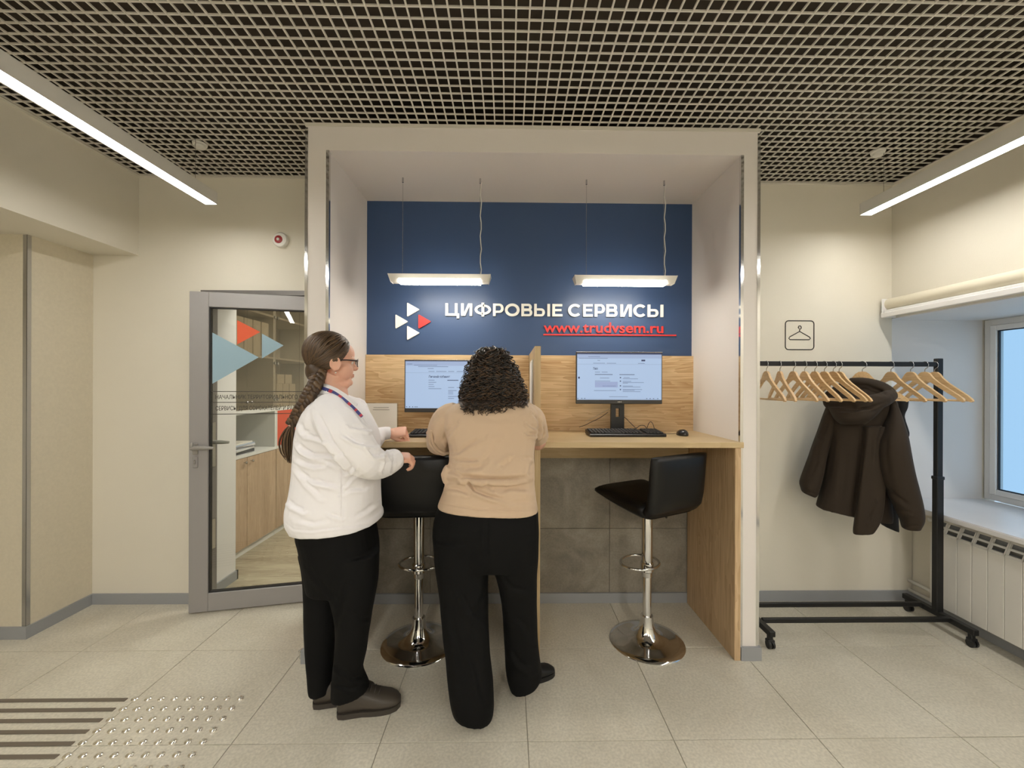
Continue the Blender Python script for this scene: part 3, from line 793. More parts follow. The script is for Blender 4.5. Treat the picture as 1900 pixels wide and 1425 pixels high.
# ---------------------------------------------------------------- monitors
SCR = mat('screen_lit', (20, 22, 26), 0.3, emit=(184, 208, 240), estr=0.82)
SCRT = mat('screen_text', (20, 22, 26), 0.3, emit=(128, 146, 184), estr=0.7)
SCRD = mat('screen_text_dark', (20, 22, 26), 0.3, emit=(60, 74, 120), estr=0.6)
SCRB = mat('screen_toolbar', (20, 22, 26), 0.3, emit=(176, 196, 232), estr=0.75)
SCRW = mat('screen_box', (20, 22, 26), 0.3, emit=(166, 182, 222), estr=0.8)
BEZ = mat('monitor_bezel', (52, 50, 48), 0.4)
def monitor(cx, Y, z0, z1, w, label, which):
    m = empty('monitor', (cx, Y + .06, DZ), label, 'monitor')
    x0, x1 = cx - w / 2, cx + w / 2; chin = .026
    MB().box(x0, x1, Y, Y + .022, z0, z1, .003).build('casing', BEZ, m)
    MB().box(x0 - .0005, x1 + .0005, Y - .0015, Y + .01, z1 - .0015, z1 + .0005).build('top_edge', BRUSH, m)
    sx0, sx1, sz0, sz1 = x0 + .006, x1 - .006, z0 + chin, z1 - .007
    MB().box(sx0, sx1, Y - .0015, Y + .0, sz0, sz1).build('screen', SCR, m)
    W, Hh = sx1 - sx0, sz1 - sz0
    def R(q, u0, u1, v0, v1, d=.0022): q.box(sx0 + u0 * W, sx0 + u1 * W, Y - d, Y - .0012, sz1 - v1 * Hh, sz1 - v0 * Hh)
    if which == 'R':
        q = MB(); R(q, 0, 1, 0, .03); q.build('title_bar', SCRD, m)
        q = MB(); R(q, 0, 1, .03, .115, .0018); q.build('toolbar', SCRB, m)
        q = MB(); R(q, .21, .48, .615, .735); q.build('text_field', SCRW, m)
        q = MB()
        for u0, u1, v in ((.13, .27, .075), (.02, .36, .11), (.24, .27, .155), (.19, .33, .215), (.35, .46, .215), (.72, .8, .215), (.21, .27, .405), (.29, .36, .405), (.27, .38, .53), (.21, .39, .595), (.30, .46, .70), (.20, .46, .80),
                          (.55, .62, .52), (.54, .72, .545), (.54, .64, .60), (.54, .79, .625), (.54, .60, .64), (.54, .66, .70), (.54, .75, .72), (.54, .77, .775), (.54, .68, .79), (.54, .75, .82), (.38, .60, .93)):
            R(q, u0, u1, v, v + .010)
        R(q, 0, 1, .24, .243); R(q, 0.03, .97, .975, .978)
        q.build('page_text', SCRT, m)
        q = MB(); R(q, .76, .805, .14, .175); R(q, .012, .032, .51, .55); R(q, .21, .42, .455, .467); R(q, .50, .68, .455, .467)
        for v in (.515, .59, .69, .77): R(q, .505, .52, v, v + .022)
        for u in (.004, .05, .085, .82, .86, .9, .95): R(q, u, u + .012, .965, .98)
        q.build('page_marks', SCRD, m)
        head, hu, hv, hs, hw = 'Поиск', .19, .355, .0185, .055
    else:
        q = MB(); R(q, 0, 1, 0, .012); q.build('title_bar', SCRT, m)
        q = MB(); R(q, 0, 1, .012, .10, .0018); q.build('toolbar', SCRB, m)
        q = MB()
        for u0, u1, v in ((.02, .08, .06), (.10, .37, .085), (.15, .5, .115), (.26, .33, .155), (.27, .34, .215), (.36, .48, .215), (.5, .57, .215), (.6, .78, .215), (.27, .34, .40), (.27, .36, .445), (.27, .33, .49), (.27, .34, .535), (.27, .42, .58),
                          (.50, .57, .555), (.60, .66, .555), (.70, .80, .555), (.50, .60, .62), (.50, .56, .65), (.5, .56, .69), (.61, .72, .69), (.5, .88, .745), (.5, .57, .785), (.62, .74, .785), (.5, .58, .90), (.65, .75, .90)):
            R(q, u0, u1, v, v + .011)
        R(q, 0, 1, .25, .253)
        q.build('page_text', SCRT, m)
        q = MB(); R(q, .49, .62, .40, .415); R(q, .66, .69, .685, .697)
        for u in (.01, .045, .08, .11, .13): R(q, u, u + .012, .965, .98)
        q.build('page_marks', SCRD, m)
        head, hu, hv, hs, hw = 'Личный кабинет', .27, .35, .0165, .26 * .97
    me = text_mesh(head, 1, 0.0, 0.02); c = mcoords(me); k = hw * W / (c[:, 0].max() - c[:, 0].min()) if which == 'R' else hw * W / (c[:, 0].max() - c[:, 0].min())
    setco(me, np.stack([sx0 + hu * W + (c[:, 0] - c[:, 0].min()) * k, np.full(len(c), Y - .0023), sz1 - hv * Hh + c[:, 1] * hs * 1.1], 1)); me.materials.append(SCRD); link_mesh('page_heading', me, m)
    if which == 'R':
        me = text_mesh('ASUS', 1, 0.02, 0.02); c = mcoords(me); k = .028 / (c[:, 0].max())
        setco(me, np.stack([cx - .012 + c[:, 0] * k, Y - .0004 - c[:, 2] * .02, z0 + .010 + c[:, 1] * .010], 1)); me.materials.append(BRUSH); link_mesh('brand_mark', me, m)
    # stand: neck with cable hole, foot
    nx0, nx1 = cx - .042, cx + .042
    q = MB(); q.box(nx0, cx - .012, Y + .035, Y + .06, DZ + .006, z0 + .06); q.box(cx + .012, nx1, Y + .035, Y + .06, DZ + .006, z0 + .06)
    q.box(cx - .012, cx + .012, Y + .035, Y + .06, z0 - .03, z0 + .06); q.box(cx - .012, cx + .012, Y + .035, Y + .06, DZ + .006, z0 - .085)
    q.box(cx - .05, cx + .05, Y + .022, Y + .045, z0 + .05, z0 + .15)
    q.build('neck', PLASTIC, m)
    MB().box(cx - .13, cx + .13, Y - .05, Y + .10, DZ, DZ + .008, .003).build('foot', PLASTIC, m)
    return m
aL, aR, bT, bB = atY(1069, 700, 2.60), atY(1229, 700, 2.60), atY(1150, 653, 2.60), atY(1150, 749.5, 2.60)
monitor((aL.x + aR.x) / 2, 2.60, bB.z, bT.z, aR.x - aL.x, 'monitor with a lit web page on the right of the divider', 'R')
MW = aR.x - aL.x
aL, bT, bB = atY(750.5, 700, 2.60), atY(750, 667.5, 2.60), atY(750, 765, 2.60)
monitor(aL.x + MW / 2, 2.60, bB.z, bT.z, MW, 'monitor with a lit web page left of the divider, partly behind the curly-haired woman', 'L')

# ---------------------------------------------------------------- keyboards and mouse
def keyboard(x0, x1, y0, y1, label):
    k = empty('keyboard', ((x0 + x1) / 2, (y0 + y1) / 2, DZ), label, 'keyboard')
    # wedge body
    prof = [(y0, DZ + .002), (y0 - .002, DZ + .012), (y0 + .004, DZ + .017), (y1, DZ + .030), (y1 + .003, DZ + .022), (y1, DZ + .004)]
    MB().prism(prof, x1 - x0, 'X', x0).build('base', PLASTIC, k)
    W = x1 - x0; rows = 6; first = None
    for r in range(rows):
        y = y0 + .014 + r * (y1 - y0 - .018) / rows; z = DZ + .0168 + (y - y0) / (y1 - y0) * .013
        n = 21
        for c in range(n):
            if r == 0 and 4 <= c <= 8: 
                if c != 4: continue
            if c in (15, 18) and r != 99 and c == 15: continue
            x = x0 + .010 + c * (W - .02) / n
            w = (W - .02) / n * .86 * (1 if not (r == 0 and c == 4) else 5.6)
            if r == 0 and c == 4:
                MB().box(x, x + w, y, y + .0145, z, z + .009, .0015).build('key', KEYM, k); continue
            if first is None:
                first = MB().box(x, x + w, y, y + .0145, z, z + .009, .002).build('key', KEYM, k)
                base_w = Vector((x, y, z)) - wloc(first)
            else:
                o = first.copy(); COL.objects.link(o); o.location = Vector((x, y, z)) - base_w - wloc(k)
    return k
a, b = atZ(1095, 811, DZ), atZ(1236, 811, DZ)
keyboard(a.x, b.x, a.y + .002, a.y + .155, 'black keyboard in front of the right monitor')
a2 = atZ(757, 812, DZ)
keyboard(a2.x, a2.x + (b.x - a.x), a2.y + .002, a2.y + .155, 'black keyboard between the hand and the curly-haired woman')
P = atZ(1266, 808, DZ)
ms = empty('mouse', P, 'black computer mouse on the desk right of the keyboard', 'mouse')
bm = bmesh.new(); bmesh.ops.create_uvsphere(bm, u_segments=24, v_segments=14, radius=1)
for v in bm.verts:
    x, y, z = v.co; z = max(z, -0.25)
    v.co = Vector((x * .031, y * .052, (z + .25) * .030 * (1 - 0.18 * y))) + P
me = bpy.data.meshes.new('shell'); bm.to_mesh(me); bm.free()
for p in me.polygons: p.use_smooth = True
me.materials.append(mat('mouse_black', (40, 38, 38), 0.25)); link_mesh('shell', me, ms)
MB().box(P.x - .004, P.x + .004, P.y + .018, P.y + .036, P.z + .026, P.z + .034, .003).build('scroll_wheel', BRUSH, ms)
pts = [(P.x, P.y + .05, DZ + .008), (P.x - .03, P.y + .07, DZ + .003), (P.x - .07, P.y + .06, DZ + .003), (P.x - .10, P.y + .09, DZ + .003), (P.x - .16, P.y + .14, DZ + .004)]
MB().tube(pts, .0016, 6).build('cord', PLASTIC, ms, smooth=True)

# cables around the right monitor
CAB = mat('cable_black', (30, 26, 22), 0.5)
def cable(pp, label, m=CAB, r=.002, cat='cable'):
    V = [Vector(p) for p in pp]; out = []
    for i in range(len(V) - 1):
        p0, p1, p2, p3 = V[max(i - 1, 0)], V[i], V[i + 1], V[min(i + 2, len(V) - 1)]
        for k in range(5):
            t = k / 5; out.append(0.5 * ((2 * p1) + (p2 - p0) * t + (2 * p0 - 5 * p1 + 4 * p2 - p3) * t * t + (3 * p1 - p0 - 3 * p2 + p3) * t ** 3))
    out.append(V[-1])
    return tag(MB().tube(out, r, 6).build('cable', m, smooth=True), label, cat)
cable([atY(1128, 765, 2.66), atY(1112, 776, 2.66), atY(1095, 784, 2.68), atY(1085, 789, 2.69), atZ(1062, 795, DZ + .004), atZ(1035, 793.5, DZ + .004), atZ(1012, 793.5, DZ + .004)], 'thin black cable trailing left across the desk from the right monitor')
cable([atY(1134, 752, 2.66), atY(1130, 759, 2.66), atY(1120, 764, 2.67), atY(1105, 773, 2.69), atY(1085, 782, 2.70)], 'pale thin cable running from the right monitor down to the left', mat('cable_pale', (176, 160, 136), .5), .0013)
cable([atY(1153, 770, 2.66), atY(1162, 777, 2.64), atY(1170, 785, 2.62), atY(1177, 792, 2.6), atZ(1182, 797, DZ + .03)], 'black cable hanging from the right monitor to the keyboard')
cable([atZ(1180, 795, DZ + .032), atY(1188, 789.5, 2.56), atY(1196, 790, 2.56), atZ(1200, 795, DZ + .03), atY(1203, 787, 2.57), atY(1207, 782.5, 2.57), atY(1211, 786, 2.57), atZ(1214, 795, DZ + .03)], 'looped black keyboard cable lying behind the right keyboard')

# leaflet holder with white paper; printed lines only
P0, P1 = atZ(672, 796, DZ), atZ(738, 796, DZ); P0.y = P1.y = 2.52
P0 = atY(676, 748, 2.52); P1 = atY(737.5, 748, 2.52)
lh = empty('leaflet_stand', ((P0.x + P1.x) / 2, 2.53, DZ), 'clear desk stand holding a white printed notice beside the woman in white', 'leaflet stand')
ACR = glass('acrylic', (240, 242, 240), 1.5)
MB().box(P0.x - .004, P1.x + .004, 2.522, 2.5245, DZ, P0.z + .003).build('holder', ACR, lh)
MB().box(P0.x - .004, P1.x + .004, 2.49, 2.58, DZ, DZ + .003).build('holder_base', ACR, lh)
MB().box(P0.x, P1.x - .003, 2.519, 2.521, DZ + .004, P0.z - .001).build('notice', PAPER, lh)
q = MB()
w = P1.x - P0.x
for k, (u0, u1, dz) in enumerate(((.28, .74, .026), (.26, .76, .040))): q.box(P0.x + w * u0, P0.x + w * u1, 2.5176, 2.5189, P0.z - dz - .0012, P0.z - dz + .0012)
q.build('printed_lines', mat('print_grey', (120, 118, 112), .6), lh)

# white notice holder on the left face of the divider
nh = empty('notice_holder', (dvx - .005, 2.4, 1.35), 'white notice holder fixed to the left face of the desk divider', 'notice holder')
ya, yb = 2.29, 2.50
MB().box(dvx - .006, dvx - .0005, ya, yb, 1.29, 1.60, .0015).build('backing', WPLAST, nh)
MB().box(dvx - .009, dvx - .007, ya + .008, yb - .008, 1.30, 1.59).build('sheet', PAPER, nh)
MB().box(dvx - .013, dvx - .007, ya, yb, 1.285, 1.305, .0015).build('lip', WPLAST, nh)

# ================================================================ BAR STOOLS
def stool():
    s = empty('bar_stool', (0, 0, 0))
    MB().lathe([(.205, 0), (.207, .004), (.203, .009), (.17, .016), (.12, .024), (.085, .034), (.062, .052), (.048, .075), (.040, .10), (.036, .13), (.034, .15)], (0, 0, 0), 56).build('base', CHROME, s, auto=50)
    MB().cyl((0, 0, .15), (0, 0, .375), .0245, 28).build('lower_tube', CHROME, s, auto=40)
    MB().lathe([(.028, .372), (.030, .376), (.030, .72), (.028, .735)], (0, 0, 0), 28).build('upper_tube', CHROME, s, auto=40)
    pts = []
    for k in range(28):
        a = 2 * pi * k / 28; pts.append((.118 * cos(a), .055 + .098 * sin(a) * (1.0), .43))
    fr = MB().tube(pts, .0075, 10, closed=True).build('footrest', CHROME, s, smooth=True)
    MB().lathe([(.031, .40), (.036, .405), (.036, .45), (.031, .455)], (0, 0, 0), 24).build('footrest_collar', CHROME, s, auto=40)
    MB().box(-.075, .075, -.075, .075, .735, .745, .002).build('mount_plate', PLASTIC, s)
    q = MB(); q.tube([(.03, -.01, .735), (.09, -.015, .728), (.12, -.018, .705), (.135, -.02, .69)], [.004, .004, .007, .007], 8)
    q.build('height_lever', PLASTIC, s, smooth=True)
    # padded shell: profile (y,z) swept across the width, pillow rounded
    def shell(name, prof, w, pad):
        n = len(prof); vs = []; fs = []; K = 12
        cy = sum(p[0] for p in prof) / n; cz = sum(p[1] for p in prof) / n
        for j in range(K + 1):
            u = -1 + 2 * j / K; x = w / 2 * (sin(u * pi / 2) * .35 + u * .65)
            sh = (1 - abs(u) ** 6) ** .5 if abs(u) < 1 else 0.0
            sh = .0 + sh
            for (y, z, cy_, cz_) in prof_c(prof):
                f = max(sh, 0.35)
                vs.append((x, cy_ + (y - cy_) * f, cz_ + (z - cz_) * f))
        for j in range(K):
            for i in range(n):
                fs.append([j * n + i, j * n + (i + 1) % n, (j + 1) * n + (i + 1) % n, (j + 1) * n + i])
        fs.append(list(range(n))); fs.append([K * n + i for i in range(n - 1, -1, -1)])
        return MB().add(vs, fs).build(name, LEATHER, s, smooth=True)
    # centre line of the seat + back as a polyline with half thickness
    cl_seat = [(.215, .843, .020), (.20, .84, .030), (.12, .828, .036), (.04, .818, .040), (-.05, .808, .042), (-.12, .803, .044), (-.165, .805, .044)]
    cl_back = [(-.165, .80, .035), (-.19, .83, .038), (-.202, .88, .036), (-.21, .95, .034), (-.216, 1.02, .033), (-.222, 1.075, .028), (-.224, 1.092, .016)]
    def prof_c(P): return P
    def ribbon(cl):
        m = len(cl); top = []; bot = []
        for i in range(m):
            a = Vector(cl[max(i - 1, 0)][:2]); b = Vector(cl[min(i + 1, m - 1)][:2]); t = (b - a).normalized(); nn = Vector((-t.y, t.x)); c = Vector(cl[i][:2]); h = cl[i][2]
            top.append((c.x + nn.x * h, c.y + nn.y * h, c.x, c.y)); bot.append((c.x - nn.x * h, c.y - nn.y * h, c.x, c.y))
        return top + bot[::-1]
    shell('seat', ribbon(cl_seat), .405, .04)
    shell('backrest', ribbon(cl_back), .405, .04)
    return s
st1 = stool()
st1.location = atZ(1200, 1190, 0); st1.rotation_euler.z = radians(28)
tag(st1, 'black padded bar stool on a chrome pedestal, turned left under the right desk', 'bar stool', 'bar stools at the desk')
st2 = copy_tree(st1); st2.location = atZ(777, 1194, 0); st2.rotation_euler.z = radians(4)
tag(st2, 'black padded bar stool on a chrome pedestal, behind and between the two women', 'bar stool')

# ================================================================ TACTILE FLOOR MARKERS
sf = empty('tactile_studs', (-1.47, 1.7, 0), 'field of small shiny metal tactile studs on the tiles in the left foreground', 'floor marker')
stud = None
STUDM = mat('stud_steel', (250, 248, 244), 0.17, 1.0)
for j in range(10):
    for i in range(9):
        x, y = -1.715 + .0602 * i, 1.938 - .0585 * j
        if stud is None:
            stud = MB().lathe([(.0160, 0), (.0158, .0030), (.0140, .0065), (.0105, .0090), (.006, .0103), (.001, .0107)], (x, y, 0), 12).build('stud', STUDM, sf, auto=25)
            continue
        o = stud.copy(); COL.objects.link(o); o.location = Vector((x, y, 0)) - sf.location
sb = empty('tactile_strips', (-2.4, 1.7, 0), 'row of dark brown tactile guide strips on the tiles at the left edge', 'floor marker')
STRIP = mat('strip_brown', (108, 98, 86), 0.5)
for j in range(10):
    y = 1.938 - .0585 * j
    MB().box(-3.4, -1.752, y - .010, y + .010, 0, .004, .0015).build('guide_strip', STRIP, sb)

# ================================================================ RADIATOR, SILL, BLIND, WINDOW
rd = empty('radiator', (2.70, 2.2, .10), 'white sectional radiator under the window sill', 'radiator')
RX = 2.662; sect = None
for k in range(14):
    y1 = 2.575 - .0785 * k; y0 = y1 - .0765
    if sect is None:
        q = MB(); q.box(RX, RX + .012, y0, y1, .10, .548, .002); q.box(RX + .012, RX + .075, y0 + .030, y0 + .046, .11, .50, .0)
        # slanted top with two vents rows
        q.add([(RX, y0, .548), (RX, y1, .548), (RX + .030, y1, .625), (RX + .030, y0, .625), (RX + .012, y0, .546), (RX + .012, y1, .546), (RX + .042, y1, .62), (RX + .042, y0, .62)][:0] or [], [])
        def strip(z0, z1, ya, yb):
            f = lambda z: RX + .002 + (z - .548) / .077 * .034
            q.add([(f(z0), ya, z0), (f(z0), yb, z0), (f(z1), yb, z1), (f(z1), ya, z1), (f(z0) + .01, ya, z0), (f(z0) + .01, yb, z0), (f(z1) + .01, yb, z1), (f(z1) + .01, ya, z1)],
                  [(0, 1, 2, 3), (4, 7, 6, 5), (0, 4, 5, 1), (1, 5, 6, 2), (2, 6, 7, 3), (3, 7, 4, 0)])
        strip(.544, .558, y0, y1); strip(.582, .592, y0 + .006, y1 - .006); strip(.617, .629, y0, y1); strip(.55, .62, y0, y0 + .007); strip(.55, .62, y1 - .007, y1)
        q.cur = 1; q.box(RX + .040, RX + .046, y0 - .001, y1 + .001, .50, .628)
        sect = q.build('section', [RADW, mat('radiator_slot_grey', (120, 121, 122), .6)], rd); ref = sect.location.copy(); continue
    o = sect.copy(); COL.objects.link(o); o.location = ref + Vector((0, -.0785 * k, 0))
q = MB(); q.cyl((RX + .05, 2.575, .14), (RX + .05, 1.47, .14), .018, 12); q.cyl((RX + .05, 2.575, .575), (RX + .05, 1.47, .575), .018, 12); q.build('manifold', mat('radiator_inside', (120, 118, 112), .5), rd)
pp = empty('heating_pipes', (2.7, 2.68, .05), 'two thin white heating pipes low on the wall left of the radiator', 'pipe')
MB().tube([(2.735, 2.785, .135), (2.735, 2.66, .135), (RX + .05, 2.60, .14), (RX + .05, 2.57, .14)], .011, 10).build('pipe', RADW, pp, smooth=True)
MB().tube([(2.735, 2.785, .075), (2.735, 1.45, .075)], .011, 10).build('pipe', RADW, pp, smooth=True)
q = MB(); q.cyl((RX + .05, 2.60, .14), (RX + .05, 2.60, .60), .010, 10); q.cyl((RX + .02, 2.60, .61), (RX + .07, 2.60, .61), .014, 10); q.build('riser', RADW, pp, smooth=True)
SILL = mat('sill_marble', (228, 226, 226), 0.3, var=0.03, vscale=5)
tag(MB().box(2.628, 3.30, 1.32, 2.838, .648, .680, .005).build('window_sill', SILL), 'white window sill board above the radiator', 'window sill')

wn = struct(empty('window_1', (3.3, 2.0, .68)))
WXp = atY(1826, 700, 2.838).x
y0, y1, z0, z1 = 1.306, 2.838, .681, 1.917
def frame(q, x0, x1, y0, y1, z0, z1, w):
    q.box(x0, x1, y0, y0 + w, z0, z1, .003); q.box(x0, x1, y1 - w, y1, z0, z1, .003); q.box(x0, x1, y0 + w, y1 - w, z0, z0 + w, .003); q.box(x0, x1, y0 + w, y1 - w, z1 - w, z1, .003)
q = MB(); frame(q, WXp, WXp + .07, y0, y1, z0, z1, .042); q.box(WXp, WXp + .07, 2.05, 2.11, z0 + .042, z1 - .042, .003); q.build('window_frame', PVC, wn)
for (a, b) in ((2.11, y1 - .042), (y0 + .042, 2.05)):
    q = MB(); frame(q, WXp - .012, WXp + .045, a, b, z0 + .042, z1 - .042, .036); sa = q.build('sash', PVC, wn)
    q = MB(); frame(q, WXp + .0, WXp + .02, a + .036, b - .036, z0 + .078, z1 - .078, .006); q.build('seal', GASKET, sa)
    MB().box(WXp + .008, WXp + .014, a + .042, b - .042, z0 + .084, z1 - .084).build('pane', WINGLASS, sa)

# roller blind cassette above the window
rb = empty('roller_blind', (2.56, 2.0, 1.94), 'rolled up cream blind in its white cassette above the window', 'blind')
ye = 2.755
c0 = atY(1650, 561, ye)
q = MB(); n = 20; pts = []
MB().cyl((2.566, ye, 2.010), (2.566, 1.0, 2.010), .037, 24).build('fabric_roll', mat('blind_fabric', (222, 214, 192), .8, bump=.3, bscale=500), rb, auto=40)
MB().box(2.52, 2.612, 1.0, ye - .008, 1.936, 1.968, .004).build('cassette', WHITE, rb)
MB().box(2.505, 2.52, 1.0, ye, 1.916, 1.950, .004).build('head_rail', WHITE, rb)
MB().box(2.515, 2.612, ye, ye + .006, 1.92, 2.046, .003).build('end_bracket', WHITE, rb)

# ================================================================ CLOTHES RACK
RKX1 = 2.62; RKX0 = 1.46; RY = 2.47
rk = empty('clothes_rack', ((RKX0 + RKX1) / 2, RY, 0), 'black metal clothes rack on castors by the window', 'clothes rack')
Pr = atY(1741, 676, RY); RKX1 = Pr.x; RZ = Pr.z
for x, in ((RKX0,), (RKX1,)):
    MB().box(x - .021, x + .021, RY - .017, RY + .017, .10, .90, .003).build('lower_post', BLACKM, rk)
    MB().box(x - .018, x + .018, RY - .014, RY + .014, .90, RZ + .035, .003).build('upper_post', BLACKM, rk)
    MB().box(x - .024, x + .024, RY - .020, RY + .020, .895, .915, .003).build('post_collar', PLASTIC, rk)
    MB().box(x - .017, x + .017, RY - .21, RY + .21, .072, .104, .003).build('foot', BLACKM, rk)
    for yy in (RY - .185, RY + .185):
        q = MB(); q.box(x - .012, x + .012, yy - .012, yy + .012, .045, .075, .003); q.box(x - .02, x + .02, yy - .016, yy + .014, .035, .05, .003)
        cs = q.build('castor', PLASTIC, rk)
        w_ = MB(); w_.cyl((x - .016, yy - .004, .0225), (x - .004, yy - .004, .0225), .0225, 18); w_.cyl((x + .004, yy - .004, .0225), (x + .016, yy - .004, .0225), .0225, 18)
        w_.build('wheel', PLASTIC, cs, auto=40)
MB().box(RKX0 + .018, RKX1 - .018, RY - .012, RY + .012, RZ - .014, RZ + .014, .003).build('hanging_rail', BLACKM, rk)
for yy in (RY - .085, RY + .085):
    MB().box(RKX0 + .017, RKX1 - .017, yy - .011, yy + .011, .084, .110, .003).build('base_rail', BLACKM, rk)

# ---------------------------------------------------------------- hangers
def hanger():
    h = empty('wooden_hanger', (0, 0, 0))
    up = [(0, 0), (.018, -.002), (.034, -.012), (.055, -.036), (.09, -.062), (.14, -.092), (.19, -.122), (.215, -.141), (.222, -.152)]
    lo = [(.213, -.158), (.196, -.152), (.18, -.138), (.135, -.113), (.085, -.084), (.045, -.060), (.02, -.050), (0, -.047)]
    q = MB()
    for s in (-1, 1):
        poly = [(s * a * .93, b * 1.12) for a, b in up] + [(s * a * .93, b * 1.12) for a, b in lo]
        n = len(poly)
        # bowed in x: shoulders curve a little forward
        def X(p, t): return (t + .10 * p[0] ** 2 * 2, p[0], p[1])
        vs = [X(p, -.006) for p in poly] + [X(p, .006) for p in poly]
        fs = [[i, i + n, (i + 1) % n + n, (i + 1) % n] for i in range(n)]
        m_ = len(up)
        # quads between up and lo chains for the faces
        for off in (0, n):
            for i in range(m_ - 1):
                a, b = i + off, i + 1 + off; c, d = off + n - 1 - (i + 1) if n - 1 - (i + 1) >= m_ else off + m_, off + n - 1 - i if n - 1 - i >= m_ else off + m_
                fs.append([a, b, c, d] if c != d else [a, b, c])
        q.add(vs, fs)
    q.build('shoulders', HWOOD, h, recenter=True)
    MB().tube([(.0085, -.188, -.168), (.002, -.1, -.168), (0, 0, -.168), (.002, .1, -.168), (.0085, .188, -.168)], .0055, 8).build('trouser_bar', HWOOD, h, smooth=True)
    hk = [(0, 0, -.004), (0, 0, .018)]
    for k in range(11):
        a = -pi / 2 + pi * 1.25 * k / 10
        hk.append((0, .0 + .017 * cos(a) - 0.0, .018 + .017 + .017 * sin(a)))
    hk = [(0, 0, -.004), (0, 0, .012), (0, -.006, .020)] + [(0, -.0215 * cos(-pi / 2.6 + pi * 1.3 * k / 10), .040 + .0215 * sin(-pi / 2.6 + pi * 1.3 * k / 10)) for k in range(11)]
    MB().tube(hk, .0021, 6).build('hook', STEEL, h, smooth=True)
    return h
hproto = hanger()
hx = [1422, 1447, 1472, 1493, 1512, 1529.5, 1546, 1557, 1600, 1653, 1689.5, 1716, 1741]
rot = [8, 14, 4, 6, 3, -2, -6, -3, -38, 0, 2, -3, 1]
hlab = ['first wooden hanger at the pillar end of the rail', 'second wooden hanger from the pillar end of the rail', 'third wooden hanger from the pillar end of the rail', 'fourth wooden hanger from the pillar end of the rail', 'fifth wooden hanger from the pillar end of the rail', 'sixth wooden hanger from the pillar end of the rail', 'seventh wooden hanger, just left of the last one before the coat', 'empty wooden hanger overlapping the left of the coat hood', 'wooden hanger inside the brown hooded coat', 'empty wooden hanger just right of the coat', 'wooden hanger second to the right of the coat', 'wooden hanger third to the right of the coat', 'last wooden hanger hanging at the rack post by the window']
HZ = RZ + .014 + .0021 - .0615
for i, x in enumerate(hx):
    h = hproto if i == 0 else copy_tree(hproto)
    P = atY(x, 676, RY)
    xx = min(P.x, RKX1 - .022)
    h.location = (xx, RY - .0, HZ); h.rotation_euler.z = radians(-rot[i])
    tag(h, hlab[i], 'hanger', 'wooden hangers on the rail')

# ================================================================ ORGANIC TOOLS
def ring_pts(c, u, v, n=28, p=2.3):
    out = []
    for k in range(n):
        a = 2 * pi * k / n; ca, sa = cos(a), sin(a)
        out.append(c + u * (abs(ca) ** (2 / p) * (1 if ca >= 0 else -1)) + v * (abs(sa) ** (2 / p) * (1 if sa >= 0 else -1)))
    return out
def loft(q, secs, n=28, p=2.3):
    """secs: list of (centre, u, v)"""
    vs = []; fs = []
    for c, u, v in secs: vs += ring_pts(Vector(c), Vector(u), Vector(v), n, p)
    m = len(secs)
    for i in range(m - 1):
        for k in range(n):
            fs.append([i * n + k, i * n + (k + 1) % n, (i + 1) * n + (k + 1) % n, (i + 1) * n + k])
    fs.append(list(range(n - 1, -1, -1))); fs.append([(m - 1) * n + k for k in range(n)])
    return q.add(vs, fs)
def smooth_secs(S, k=3):
    """Catmull-Rom between numeric section rows"""
    A = [np.array(s, float) for s in S]; out = []
    for i in range(len(A) - 1):
        p0, p1, p2, p3 = A[max(i - 1, 0)], A[i], A[i + 1], A[min(i + 2, len(A) - 1)]
        for j in range(k):
            t = j / k; out.append(0.5 * (2 * p1 + (p2 - p0) * t + (2 * p0 - 5 * p1 + 4 * p2 - p3) * t * t + (3 * p1 - p0 - 3 * p2 + p3) * t ** 3))
    out.append(A[-1]); return out
def pxloft(q, rows, k=3, p=2.3, grow=1.0, n=32):
    """rows: (xl, yl, xr, yr, Yl, Yr, thick[, near]) picture edges at real depths; fitted so the ring spans xl..xr seen from the lens"""
    secs = []
    rows = [tuple(r) + ((0.35,) if len(r) < 8 else ()) for r in rows]
    for r in smooth_secs(rows, k):
        xl, yl, xr, yr, Yl, Yr, th, nf = r
        za = atY(xl, yl, Yl - th * nf).z; zb = atY(xr, yr, Yr - th * nf).z
        x0, x1 = xl, xr
        for it in range(4):
            a, b = atY(x0, CY, Yl), atY(x1, CY, Yr); a.z, b.z = za, zb
            c = (a + b) / 2; u = (b - a) / 2
            v = Vector((-u.y, u.x, 0)).normalized() * th
            P = proj([tuple(w) for w in ring_pts(c, u, v, 40, p)])
            x0 += xl - P[:, 0].min(); x1 += xr - P[:, 0].max()
        secs.append((c, u * grow, v * grow))
    return loft(q, secs, n, p)
def limb(q, rows, k=3, flat=1.0, n=18):
    """rows: (px, py, Y, r) centre line in the picture at real depth"""
    pts, rr = [], []
    for px, py, Y, r in smooth_secs(rows, k):
        pts.append(atY(px, py, Y)); rr.append(float(r))
    return q.tube(pts, rr, n)
def limb3(q, rows, k=3, n=18):
    S = smooth_secs(rows, k)
    return q.tube([Vector(s[:3]) for s in S], [float(s[3]) for s in S], n)
def ell(q, c, r, M=None, n=20, m=12):
    vs = []; fs = []
    for i in range(m + 1):
        t = pi * i / m
        for k in range(n):
            a = 2 * pi * k / n; vs.append(Vector((c[0] + r[0] * sin(t) * cos(a), c[1] + r[1] * sin(t) * sin(a), c[2] + r[2] * cos(t))))
    if M is not None: vs = [M @ v for v in vs]
    for i in range(m):
        for k in range(n):
            fs.append([i * n + k, (i + 1) * n + k, (i + 1) * n + (k + 1) % n, i * n + (k + 1) % n])
    return q.add(vs, fs)

